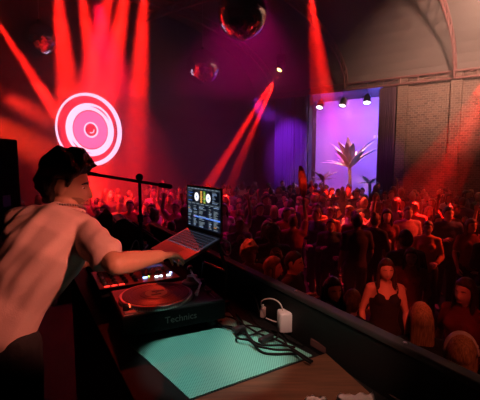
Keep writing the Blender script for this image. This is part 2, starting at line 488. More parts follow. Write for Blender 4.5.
SKIN = [mat('skin_fair', (.62, .40, .31), .5), mat('skin_tan', (.46, .27, .18), .5), mat('skin_brown', (.24, .125, .08), .5)]
HAIRC = {'black': hair_mat('hair_black', (.012, .010, .010)), 'dark brown': hair_mat('hair_dark_brown', (.045, .024, .015)),
         'brown': hair_mat('hair_brown', (.13, .065, .035)), 'blonde': hair_mat('hair_blonde', (.42, .27, .13)), 'grey': hair_mat('hair_grey', (.3, .29, .28))}
CLOTH = {}
for n_, c_ in (('black', (.012, .012, .014)), ('white', (.68, .66, .64)), ('dark red', (.20, .02, .02)), ('navy', (.02, .03, .09)), ('grey', (.22, .22, .23)), ('orange', (.6, .22, .06)), ('dark green', (.03, .09, .05)), ('pink', (.65, .30, .32)), ('brown', (.12, .07, .04))):
    CLOTH[n_] = mat('cloth_' + n_.replace(' ', '_'), c_, .85, bump=(90, .25))
DENIM = mat('denim', (.03, .04, .08), .85, bump=(120, .2)); DARKTR = mat('dark_trousers', (.012, .012, .014), .85, bump=(100, .2))
SHOE = mat('shoe_leather', (.03, .025, .022), .5)
EYEW = mat('eye_white', (.75, .72, .70), .25); IRIS = mat('iris', (.03, .015, .01), .2); LIP = mat('lips', (.42, .12, .11), .45)

up = V((0, 0, 1))
PROTO = {}
def proto(key):
    if key in PROTO: return PROTO[key]
    fem = key.startswith('f')
    k = .93 if fem else 1
    sl = [V((-.160 if fem else -.180, -.01, 1.40)), V((.160 if fem else .180, -.01, 1.40))]
    pose = key.split('_')[1]
    kw = dict(fem=fem, sho=sl)
    def side(i, e, w, d, n): kw.setdefault('elb', [V((-.225, -.03, 1.13)), V((.225, -.03, 1.13))])[i] = V(e); kw.setdefault('wri', [V((-.22, .09, .90)), V((.22, .09, .90))])[i] = V(w); \
        kw.setdefault('hd', [V((.05, .3, -1)), V((-.05, .3, -1))])[i] = V(d); kw.setdefault('hn', [V((-1, 0, 0)), V((1, 0, 0))])[i] = V(n)
    if pose == 'bent':
        side(1, (.23, .02, 1.13), (.15, .24, 1.20), (-.3, .8, .5), (.4, .2, .8)); side(0, (-.23, .0, 1.13), (-.17, .22, 1.06), (.4, .9, .1), (-.4, 0, .9))
    if pose == 'raise':
        side(1, (.25, .10, 1.63), (.22, .12, 1.88), (-.05, .1, 1), (0, -1, 0))
    if pose == 'both':
        side(1, (.26, .12, 1.58), (.20, .14, 1.83), (-.1, .1, 1), (0, -1, 0)); side(0, (-.26, .12, 1.58), (-.20, .14, 1.83), (.1, .1, 1), (0, -1, 0))
    if pose == 'clap':
        side(1, (.20, .16, 1.22), (.07, .27, 1.36), (-.2, .4, .9), (.9, .2, 0)); side(0, (-.20, .16, 1.22), (-.07, .27, 1.36), (.2, .4, .9), (-.9, .2, 0))
    sleeve = {'down': 'short', 'bent': 'long', 'raise': 'short', 'both': 'short', 'clap': 'long'}[pose]
    if key.endswith('bare'): sleeve = 'none'
    PROTO[key] = person_meshes(std_joints(**kw), vox=.014, sleeve=sleeve, neckline=.62 if sleeve == 'none' else 0)
    return PROTO[key]
HAIRS = {}
HEADM = Matrix.Translation((0, .015, 1.60))
def hairm(style):
    if style not in HAIRS: HAIRS[style] = hair_mesh(style, HEADM, seed=len(HAIRS) + 3)
    return HAIRS[style]
FACE = {}
def face_meshes():
    if FACE: return FACE
    for s, n in ((-1, 'a'), (1, 'b')):
        e = MB(); e.sphere((s * .031, .0685, .004), .0125, 1.1, .8, .75, 12, 8); e.mi = 1; e.sphere((s * .031, .0765, .004), .0050, 1, .7, 1, 10, 6)
        bmesh.ops.transform(e.bm, matrix=HEADM, verts=e.bm.verts[:]); FACE['eye' + n] = e.mesh('eye', True)
        b = MB(); b.tube([(s * .014, .088, .022), (s * .032, .088, .028), (s * .050, .074, .022)], [.0030, .0042, .0022], 6)
        bmesh.ops.transform(b.bm, matrix=HEADM, verts=b.bm.verts[:]); FACE['brow' + n] = b.mesh('eyebrow', True)
    l = MB(); l.tube([(-.024, .084, -.065), (-.010, .0975, -.0605), (0, .099, -.0615), (.010, .0975, -.0605), (.024, .084, -.065)], [.002, .0044, .004, .0044, .002], 8)
    l.tube([(-.022, .085, -.067), (-.008, .0975, -.0725), (.008, .0975, -.0725), (.022, .085, -.067)], [.002, .0056, .0056, .002], 8)
    bmesh.ops.transform(l.bm, matrix=HEADM, verts=l.bm.verts[:]); FACE['lips'] = l.mesh('lips', True)
    for q in ('eyea', 'eyeb'): FACE[q].materials.append(EYEW); FACE[q].materials.append(IRIS)
    FACE['lips'].materials.append(LIP)
    return FACE

def add_person(label, group, x, y, yaw, key, hair, hcol, top, skin=0, scale=1.0, tr=None, z=0.0, face=False):
    t = thing('person', label, 'person', (x, y, z), yaw, group)
    t.scale = (scale,) * 3
    pm = proto(key)
    for n, m in (('body', SKIN[skin]), ('top', CLOTH[top]), ('trousers', tr or DARKTR), ('shoes', SHOE)):
        obj_mat(link(n, pm[n], None, t), m)
    if hair: obj_mat(link('hair', hairm(hair), None, t), HAIRC[hcol])
    if face:
        fm = face_meshes()
        for q in ('a', 'b'):
            link('eye', fm['eye' + q], None, t); obj_mat(link('eyebrow', fm['brow' + q], None, t), HAIRC[hcol if hcol != 'blonde' else 'brown'])
        link('lips', fm['lips'], None, t)
    return t

# ------------------------------------------------------------------ the hall
WL, WR, NB, NF = -11.07, 7.5, 15.24, -5.0
DARKWALL = mat('painted_wall', (.10, .075, .08), .85, bump=(6, .2), var=(1.5, .15))
CEIL = mat('ceiling_boards', (.13, .11, .105), .9, bump=(3, .15), var=(2.0, .12))
FLOORM = mat('dance_floor', (.035, .028, .026), .55, var=(2, .3))
STAGEM = mat('stage_floor', (.014, .013, .013), .7, var=(5, .3))
BRICK = brick_mat()
def hall(o): o.rotation_euler.z = HALL; return struct(o)
hall(MB().box(((WL + WR) / 2, (NB + NF) / 2, -.1), (WR - WL + .6, NB - NF + .6, .2)).build('floor', FLOORM))
hall(MB().box((WL - .15, (NB + NF) / 2, 3.9), (.3, NB - NF + .6, 7.8)).build('wall_left', DARKWALL))
hall(MB().box((WR + .15, (NB + NF) / 2, 3.9), (.3, NB - NF + .6, 7.8)).build('wall_right', BRICK))
hall(MB().box(((WL + WR) / 2, NF - .15, 3.9), (WR - WL, .3, 7.8)).build('wall_front', DARKWALL))
OW0, OW1, OT = -8.15, -5.05, 5.42            # stage opening in the back wall
wb = MB()
wb.box(((WL + OW0) / 2, NB + .15, 2.85), (OW0 - WL, .3, 5.7))
wb.box(((OW0 + OW1) / 2, NB + .15, (OT + 5.7) / 2), (OW1 - OW0, .3, 5.7 - OT))
wb.box(((OW1 - 4.35) / 2, NB + .15, 2.85), (-4.35 - OW1, .3, 5.7))
hall(wb.build('wall_back', DARKWALL))
wb2 = MB().box(((-4.35 + WR) / 2, NB + .15, 2.85), (WR + 4.35, .3, 5.7))
hall(wb2.build('wall_back', BRICK))
for wq in (-4.3, -2.55, 1.0):
    hall(MB().box((wq, NB - .06, 2.8), (.34, .12, 5.6)).build('trim_1', BRICK))
# vaulted ceiling: quarter ellipse over the back wall, then flat
def vault(n, d=0.0):
    if n < NB - 6: return 7.8 - d
    t = min(1, (NB - n) / 6.0)
    return 5.6 + 2.2 * math.sqrt(max(0, 1 - (1 - t) ** 2)) - d
cm = MB()
prof = [(NB - 6 * (1 - math.cos(k * PI / 24)), 5.6 + 2.2 * math.sin(k * PI / 24)) for k in range(13)] + [(NF, 7.8)]
prof = [(NB + .3, 5.6)] + prof
for i in range(len(prof) - 1):
    (n0, z0), (n1, z1) = prof[i], prof[i + 1]
    vs = [cm.bm.verts.new(p) for p in ((WL - .3, n0, z0), (WR + .3, n0, z0), (WR + .3, n1, z1), (WL - .3, n1, z1))]
    vt = [cm.bm.verts.new(v.co + V((0, 0, .25))) for v in vs]
    cm.bm.faces.new(vs); cm.bm.faces.new(vt[::-1])
    for k in range(4): cm.bm.faces.new((vs[k], vs[(k + 1) % 4], vt[(k + 1) % 4], vt[k]))
bmesh.ops.recalc_face_normals(cm.bm, faces=cm.bm.faces[:])
hall(cm.build('ceiling', CEIL))
# alcove (the lit back stage)
PALE = mat('pale_stage_wall', (.42, .40, .42), .8, var=(1.2, .06))
AD = 4.2
hall(MB().box(((OW0 + OW1) / 2 - .4, NB + .3 + AD + .1, 2.85), (6.2, .2, 5.7)).build('wall_stage_back', PALE))
hall(MB().box((OW0 - 2.6, NB + .3 + AD / 2, 2.85), (.2, AD, 5.7)).build('wall_stage_left', PALE))
hall(MB().box((OW1 + .6, NB + .3 + AD / 2, 2.85), (.2, AD, 5.7)).build('wall_stage_right', PALE))
hall(MB().box(((OW0 + OW1) / 2 - .9, NB + .3 + AD / 2, 5.85), (5.4, AD + .4, .2)).build('ceiling_stage', DARKWALL))
hall(MB().box(((OW0 + OW1) / 2 - .9, NB + .3 + AD / 2, -.1), (5.4, AD + .2, .2)).build('floor_stage', FLOORM))
# DJ platform
hall_b = MB().box((-.78, 1.4, .525), (3.64, 6.8, 1.05)); o = hall_b.build('floor_platform', STAGEM); o.rotation_euler.z = BOOTH; struct(o)

# trusses
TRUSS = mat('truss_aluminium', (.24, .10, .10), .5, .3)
def truss(label, pa, pb, group):
    """pa, pb: matching chord point lists, cross braces between them"""
    t = thing('truss', label, 'truss', (0, 0, 0), HALL, group)
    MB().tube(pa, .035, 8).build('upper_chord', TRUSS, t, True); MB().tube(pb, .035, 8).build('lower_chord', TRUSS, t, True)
    br = MB()
    for i in range(len(pa) - 1):
        br.cyl(pa[i], pb[i], .014, seg=6); br.cyl(pb[i], pa[i + 1], .014, seg=6)
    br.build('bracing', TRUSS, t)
    return t
def rib(w, label):
    pa, pb = [], []
    for k in range(0, 13):
        t = k * PI / 24
        pa.append((w, NB - .12 - 5.85 * (1 - math.cos(t)), 5.6 + 2.08 * math.sin(t)))
        pb.append((w, NB - .40 - 5.6 * (1 - math.cos(t)), 5.42 + 1.96 * math.sin(t)))
    for n in (8, 6.5, 5, 3.5, 2, .5, -1, -3):
        pa.append((w, n, 7.68)); pb.append((w, n, 7.38))
    truss(label, pa, pb, 'arched roof trusses')
rib(-9.8, 'arched roof truss curving down to the wall beside the blue curtains')
rib(-6.4, 'arched roof truss coming down above the purple stage opening')
rib(-2.6, 'arched roof truss curving down to the brick wall')
ws = [WL + .1 + k * .6 for k in range(int((WR - WL) / .6))]
truss('long straight truss along the top of the back wall', [(w, NB - .2, 5.62) for w in ws], [(w, NB - .2, 5.38) for w in ws], 'straight roof trusses')
ws = [-11 + k * .7 for k in range(20)]
truss('high straight truss crossing the roof between the arches', [(w, 9.0, 7.62) for w in ws], [(w, 8.9, 7.32) for w in ws], 'straight roof trusses')

# curtains
def curtain(label, w0, w1, n, z0, z1, m):
    mb = MB(); N = 60; pts = []
    for k in range(N + 1):
        w = w0 + (w1 - w0) * k / N
        pts.append((w, n + .07 * math.sin(k * .95) + .02 * math.sin(k * 2.3)))
    for th in (0,):
        a = [mb.bm.verts.new((p[0], p[1], z0)) for p in pts]; b = [mb.bm.verts.new((p[0], p[1], z1)) for p in pts]
        a2 = [mb.bm.verts.new((p[0], p[1] + .012, z0)) for p in pts]; b2 = [mb.bm.verts.new((p[0], p[1] + .012, z1)) for p in pts]
        for k in range(N):
            mb.bm.faces.new((a[k], a[k + 1], b[k + 1], b[k])); mb.bm.faces.new((a2[k + 1], a2[k], b2[k], b2[k + 1]))
    o = mb.build('curtain', m, None, True); o.rotation_euler.z = HALL
    tag(o, label, 'curtain', 'stage curtains'); return o
DRAPE = mat('stage_drape', (.16, .13, .24), .8, bump=(60, .1))
curtain('wide blue-lit curtain left of the purple stage opening', -9.75, -8.75, NB - .22, .1, 5.3, DRAPE)
curtain('narrow violet-lit curtain against the left edge of the stage opening', -8.7, -8.12, NB - .22, .1, 5.3, DRAPE)
curtain('dark plum curtain against the right edge of the stage opening', -5.1, -4.5, NB - .22, .1, 5.3, mat('plum_drape', (.10, .05, .08), .85))

# ------------------------------------------------------------------ disc sign
dc = hw(WL + .06, 6.70, 3.57)
ds = thing('disc_sign', 'glowing white ringed record-shaped disc sign on the red left wall', 'sign', dc, HALL)
RY = Matrix.Rotation(PI / 2, 4, 'Y')           # disc axis along +w
R0 = 1.10
WHT = emis('sign_white', (1, .70, .98), 1.35); LIL = emis('sign_lilac', (.45, .24, .70), .80); PNK = emis('sign_pink', (.75, .05, .16), .42)
DPK = emis('sign_deep', (.55, .05, .16), .45)
def ring(name, r0, r1, m, x, off=(0, 0), off2=(0, 0), th=.02):
    """ring whose inner edge may be eccentric, so the band swells to one side"""
    mb = MB(); N = 72; L = []
    for (r, o, z) in ((r0, off2, 0), (r0, off2, th), (r1, off, th), (r1, off, 0)):
        L.append([mb.bm.verts.new((x + z, o[0] + r * math.cos(2 * PI * k / N), o[1] + r * math.sin(2 * PI * k / N))) for k in range(N)])
    for i in range(4):
        for k in range(N):
            mb.bm.faces.new((L[i][k], L[i][(k + 1) % N], L[(i + 1) % 4][(k + 1) % N], L[(i + 1) % 4][k]))
    bmesh.ops.recalc_face_normals(mb.bm, faces=mb.bm.faces[:])
    return mb.build(name, m, ds)
MB().cyl((-.05, 0, 0), (.0, 0, 0), R0 * .99, seg=72).build('backing', PNK, ds)
ring('outer_ring', R0 * .905, R0, WHT, 0, (0, 0), (-.052, .012))
ring('inner_ring', R0 * .54, R0 * .725, WHT, 0, (0, 0), (.0, -.0))
MB().cyl((0, 0, 0), (.012, 0, 0), R0 * .51, seg=64).build('face_plate', LIL, ds)
ring('hub_ring', R0 * .175, R0 * .215, WHT, .012, (0, 0), (-.01, .006))
MB().cyl((.012, 0, 0), (.028, 0, 0), R0 * .165, seg=40).build('hub', DPK, ds)
hb = MB(); 
for k in range(14):
    a0, a1 = -2.2 + k * .17, -2.2 + (k + 1) * .17
    hb.quad(*[(.031, r * math.cos(a), r * math.sin(a)) for r, a in ((.075, a0), (.105, a0), (.105, a1), (.075, a1))])
hb.build('hub_arc', WHT, ds)
# thin dark crescents on the bright ring
for a_, nm in ((.45, 'ring_crescent'), (.45 + PI, 'ring_crescent')):
    mb = MB()
    for k in range(16):
        b0, b1 = a_ + k * .07, a_ + (k + 1) * .07
        w0 = .022 * math.sin(PI * k / 16); w1 = .022 * math.sin(PI * (k + 1) / 16)
        mb.quad(*[(.024, r * math.cos(b), r * math.sin(b)) for r, b in ((R0 * .64 - w0, b0), (R0 * .64 + w0, b0), (R0 * .64 + w1, b1), (R0 * .64 - w1, b1))])
    mb.build(nm, DPK, ds)

# ------------------------------------------------------------------ mirror balls
MIRROR = mat('mirror_tile', (.85, .83, .86), .06, 1.0)
def ball(label, c, r):
    t = thing('mirror_ball', label, 'mirror ball', c, .3, 'mirror balls')
    mb = MB(); mb.sphere((0, 0, 0), r, u=56, v=30)
    bmesh.ops.split_edges(mb.bm, edges=mb.bm.edges[:]); rg = random.Random(int(r * 1000))
    for f in mb.bm.faces:                       # every mirror tile sits at a slightly different tilt
        q = Matrix.Rotation(rg.gauss(0, .05), 3, V((rg.gauss(0, 1), rg.gauss(0, 1), rg.gauss(0, 1))).normalized()); c0 = f.calc_center_median()
        for v in f.verts: v.co = c0 + q @ ((v.co - c0) * .95)
    mb.sphere((0, 0, 0), r * .985, u=32, v=20)
    mb.build('ball', MIRROR, t)
    MB().cyl((0, 0, r - .01), (0, 0, r + .07), .05, seg=14).build('motor_cap', BLACKM, t)
    zt = 7.7
    MB().cyl((0, 0, r + .05), (0, 0, zt - c[2]), .008, seg=6).build('cable', STEEL, t)
ball('largest mirror ball, hanging at the top of the picture', depth(242, 14, 8.2), .50)
ball('mirror ball hanging lower beside the long red beam', depth(203, 67, 12.5), .52)
ball('mirror ball hanging among the red beams near the disc sign', depth(40, 39, 10.5), .42)

# ------------------------------------------------------------------ moving-head lamps and beams
def aim(o, d): o.rotation_mode = 'QUATERNION'; o.rotation_quaternion = V(d).to_track_quat('-Z', 'Y')
def spot(p, target, e, col, half, blend=.35, rad=.04, name='beam'):
    l = bpy.data.lights.new(name, 'SPOT'); l.energy = e; l.color = col; l.spot_size = math.radians(half * 2); l.spot_blend = blend; l.shadow_soft_size = rad
    o = bpy.data.objects.new(name, l); COL.objects.link(o); o.location = p; aim(o, V(target) - V(p)); return o
def moving_head(label, p, target, e, col, half, lens=(1, .25, .08), lstr=6, blend=.35, extra=None):
    p = V(p); d = (V(target) - p).normalized()
    t = thing('moving_head_lamp', label, 'stage light', p, 0, 'moving head lamps')
    q = d.to_track_quat('Z', 'Y').to_matrix().to_4x4()
    side = q @ V((1, 0, 0)); side.z = 0; side.normalize()
    MB().box((0, 0, .33), (.26, .22, .09), bev=.01).build('base', BLACKP, t)
    y = MB()
    for s in (-1, 1): y.box(side * .15 * s + V((0, 0, .12)), (.05, .07, .34), bev=.008)
    y.box((0, 0, .275), (.34, .10, .04)); y.build('yoke', BLACKP, t)
    h = MB().lathe([(.0, -.17), (.09, -.17), (.115, -.10), (.115, .05), (.10, .14), (.085, .15), (.085, .12), (0, .12)], 20, q); h.build('lamp_head', BLACKP, t, True)
    MB().lathe([(0, .135), (.06, .132), (.082, .125)], 20, q).build('lens', emis('lens_%d' % lstr, lens, lstr), t)
    MB().cyl((0, 0, .37), (0, 0, .62), .018, seg=8).build('clamp', BLACKM, t)
    spot(p + d * .17, target, e, col, half, blend)
    for tg, e2, h2 in (extra or []): spot(p + d * .17, tg, e2, col, h2, blend)
RED = (1, .010, .006)
BEAM = 8.0
# visible lamp over the crowd, two beams
p = depth(281, 67, 13.0)
moving_head('small lamp with an orange lens throwing two red beams down-left', p, depth(202, 196, 10.8), 15000 * BEAM, RED, 2.2, (1, .55, .15), 12, blend=.7, extra=[(depth(226, 196, 10.4), 17000 * BEAM, 2.1)])
# beams over the left side
for lab, a, ya, b, yb, e, h in (
        ('lamp above the disc sign throwing the leftmost steep red beam', (50, -80), 7.4, (74, 150), 10.8, 12000, 5.6),
        ('lamp above the disc sign throwing the second steep red beam', (70, -80), 7.4, (106, 150), 10.8, 12000, 5.0),
        ('lamp above the disc sign throwing a red beam slanting left', (128, -80), 7.4, (72, 150), 10.8, 12000, 5.2),
        ('lamp above the disc sign throwing the widest slanting red beam', (138, -80), 7.4, (98, 150), 10.8, 14000, 5.6),
        ('lamp above the disc sign throwing the rightmost red beam', (149, -80), 7.4, (134, 160), 10.8, 12000, 5.0)):
    moving_head(lab, depth(*a, ya), depth(*b, yb), e * BEAM, RED, h, blend=.9)
moving_head('lamp on the left throwing a narrow red beam into the smoke', depth(-25, -12, 8), depth(48, 100, 9.3), 8000 * BEAM, RED, 4.2, blend=.9)
moving_head('lamp high in the middle throwing a fan of red light straight down', depth(307, -32, 9), depth(338, 180, 12.6), 9000 * BEAM, RED, 5.4, blend=.9, extra=[(depth(318, 180, 12.6), 5000 * BEAM, 2.8)])
moving_head('lamp on the right throwing a broad red shaft down to the crowd', depth(520, 35, 9.5), depth(418, 215, 8.2), 14000 * BEAM, RED, 5.0, blend=.9, extra=[(depth(397, 200, 8.8), 9000 * BEAM, 3.4), (depth(440, 225, 8.0), 7000 * BEAM, 2.6)])

# ------------------------------------------------------------------ back stage: lamps, sign, palms
MAG = (1, .12, .9); BLU = (.22, .16, 1)
def par_can(label, p, tgt, e, col, half, lens, s):
    p = V(p); d = (V(tgt) - p).normalized(); q = d.to_track_quat('Z', 'Y').to_matrix().to_4x4()
    t = thing('stage_spotlight', label, 'stage light', p, 0, 'spotlights over the back stage')
    MB().lathe([(0, -.22), (.10, -.22), (.14, -.12), (.16, .16), (.15, .16), (.13, .1), (0, .1)], 20, q).build('can', BLACKM, t, True)
    MB().lathe([(0, .125), (.13, .12)], 20, q).build('lens', emis('par_lens_%d' % s, lens, s), t)
    b = MB(); b.tube([(-.19, 0, 0), (-.19, 0, .25), (.19, 0, .25), (.19, 0, 0)], .012, 6); b.build('bracket', BLACKM, t)
    MB().cyl((0, 0, .25), (0, 0, 5.7 - p.z), .015, seg=8).build('hanging_rod', BLACKM, t)
    spot(p + d * .18, tgt, e, col, half, .5)
par_can('left stage spotlight with a small white lens', depth(320, 105, 17.2), depth(309, 150, 16.2), 2200, (1, .34, .80), 12, (1, .9, .8), 9)
par_can('middle stage spotlight tilted to the left, casting a pink cone', depth(343, 103, 17.0), depth(331, 150, 16.2), 2300, (1, .28, .42), 12, (1, .8, .7), 5)
par_can('right stage spotlight with a wide bluish-white lens', depth(367, 100, 16.6), depth(365, 150, 15.6), 3200, (.06, .22, 1), 13, (.95, .9, 1), 14)
# letter band on the stage wall: only blurred pale strokes can be made out
lt = MB(); rr = random.Random(4)
x = 0
for k in range(11):
    wd = rr.uniform(.09, .15)
    lt.box((x + wd / 2, 0, 0), (wd, .03, rr.uniform(.16, .22))); x += wd + .05
o = lt.build('letter_band', mat('sign_letters', (.85, .82, .9), .5))
o.location = hw(-6.9, NB + .3 + AD - .03, 3.75); o.rotation_euler.z = HALL
tag(o, 'band of pale blurred lettering on the blue part of the stage wall', 'sign')

LEAF = mat('palm_leaf', (.16, .20, .10), .6); LEAFP = mat('pale_palm_leaf', (.85, .68, .55), .6)
def palm(label, base, h, n, L, m, seed, up0=.9, wd=.10):
    rg = random.Random(seed)
    t = thing('palm', label, 'plant', base, 0, 'palms on the back stage')
    MB().tube([(0, 0, 0), (.05, 0, h * .5), (0, .02, h)], [.10, .075, .07], 10).build('trunk', mat('palm_trunk', (.12, .08, .05), .9, bump=(30, .5)), t, True)
    for i in range(n):
        az = 2 * PI * i / n + rg.uniform(-.25, .25); el = rg.uniform(.25, up0)
        d = V((math.cos(az), math.sin(az), 0)); sd = V((-math.sin(az), math.cos(az), 0))
        mb = MB(); c = []; ln = L * rg.uniform(.8, 1.1)
        for k in range(10):
            s = k / 9
            c.append(V((0, 0, h)) + d * ln * s * math.cos(el * (1 - s * .4)) + V((0, 0, ln * (math.sin(el) * s * 1.25 - .32 * s * s))))
        mb.tube(c, [.016 - .0014 * k for k in range(10)], 5)
        # blade: two halves folded along the midrib, with a thickness
        for sg in (-1, 1):
            pr = None
            for k in range(10):
                w_ = wd * math.sin(PI * min(1, .12 + k / 10.0)) ** .7
                e = c[k] + sd * sg * w_ + V((0, 0, -.35 * w_ + .02 * (k % 2)))
                if pr is not None:
                    a, b = pr; up_ = V((0, 0, .006))
                    mb.quad(a, c[k], e, b); mb.quad(a - up_, b - up_, e - up_, c[k] - up_); mb.quad(b, e, e - up_, b - up_)
                pr = (c[k], e)
        mb.build('frond', m, t)
palm('large palm with pale orange fronds in the middle of the purple stage', V((*depth(350, 160, 16.9).xy, 0)), 2.30, 20, 1.35, LEAFP, 2, 1.3, .15)
palm('small dark palm at the left edge of the purple stage', V((*depth(323, 180, 17.9).xy, 0)), 1.7, 10, .7, LEAF, 5)
palm('low dark palm at the right edge of the purple stage', V((*depth(370, 180, 17.0).xy, 0)), 1.6, 10, .65, LEAF, 8)
# ------------------------------------------------------------------ DJ booth
def booth(o): o.rotation_euler.z = BOOTH; return o
BA0, BA1 = -1.0, 3.35
bp = thing('booth_barrier', 'black DJ booth front panel with a flat rim, dividing booth and crowd', 'barrier', bw(0, 0, 0), BOOTH)
MB().box((1.030, (BA0 + BA1) / 2, 1.074), (.036, BA1 - BA0, 2.148), bev=.004).build('panel', mat('panel_black', (.007, .007, .007), .6, spec=.3), bp)
MB().box((1.030, (BA0 + BA1) / 2, 2.159), (.050, BA1 - BA0, .022), bev=.006).build('rim', mat('rim_paint', (.035, .028, .028), .5), bp)
for a in (.20, .38, .75, 1.3):
    MB().cyl((1.030, a, 2.168), (1.030, a, 2.174), .0065, seg=12).build('bolt', STEEL, bp)
ct = thing('counter', 'black DJ counter running along the booth front', 'counter', bw(0, 0, 0), BOOTH)
TZ = 1.98
MB().box((.643, .95, TZ - .02), (.706, 3.9, .04), bev=.004).build('worktop', mat('worktop_black', (.006, .006, .006), .7, spec=.2), ct)
MB().box((.315, .95, 1.495), (.03, 3.86, .89)).build('skirt', BLACK, ct)
for a in (-.8, .5, 1.7, 2.8):
    MB().box((.40, a, 1.495), (.05, .05, .89)).build('leg', BLACKM, ct)
MB().box((.98, .95, 1.50), (.03, 3.8, .9)).build('back_panel', BLACK, ct)

# teal mat
mc = [(-.484, 1.567), (-.06, 1.864), (.28, 1.442), (-.159, 1.166)]
ang = math.radians(35)
cx = sum(p[0] for p in mc) / 4; cy = sum(p[1] for p in mc) / 4
Ri = Matrix.Rotation(-ang, 4, 'Z')
loc = [Ri @ V((p[0] - cx, p[1] - cy, 0)) for p in mc]
o = MB().prism([(p.x, p.y) for p in reversed(loc)], 0, .004).build('counter_mat', mat_teal(), None, False, (cx, cy, TZ), ang)
tag(o, 'teal dotted non-slip mat lying on the counter before the turntable', 'mat')
# brown board
bd = [(-.150, 1.150), (.335, 1.445), (.425, 1.175), (.10, .86), (-.06, .92)]
o = MB().prism(sorted(bd, key=lambda p: math.atan2(p[1] - 1.1, p[0] - .13)), 0, .010).build('board', wood_mat('brown_board', (.11, .046, .020)), None, False, (0, 0, TZ))
tag(o, 'flat brown wooden board on the counter nearest the viewer', 'board')
def paper(label, px, z, seed, s, sy=.6):
    mb = MB(); rg = random.Random(seed); c = plane(*px, z); n = 9
    vs = [[mb.bm.verts.new((c.x + (i - 4) * s / 8, c.y + (k - 4) * s * sy / 8, z + .004 + .028 * abs(noise.noise(V((i * .45 + seed, k * .5, 1)))) + .010 * rg.random())) for k in range(n)] for i in range(n)]
    for i in range(n - 1):
        for k in range(n - 1): mb.bm.faces.new((vs[i][k], vs[i + 1][k], vs[i + 1][k + 1], vs[i][k + 1]))
    r = bmesh.ops.solidify(mb.bm, geom=mb.bm.faces[:], thickness=-.002)
    o = mb.build('napkin', mat('tissue_paper', (.80, .66, .62), .8), None, True); tag(o, label, 'napkin', None)
paper('crumpled pale paper napkin on the right end of the brown board', (357, 405), TZ + .012, 3, .115, .55)
paper('small crumpled pale paper on the left of the brown board', (316, 405), TZ + .012, 9, .065, .5)

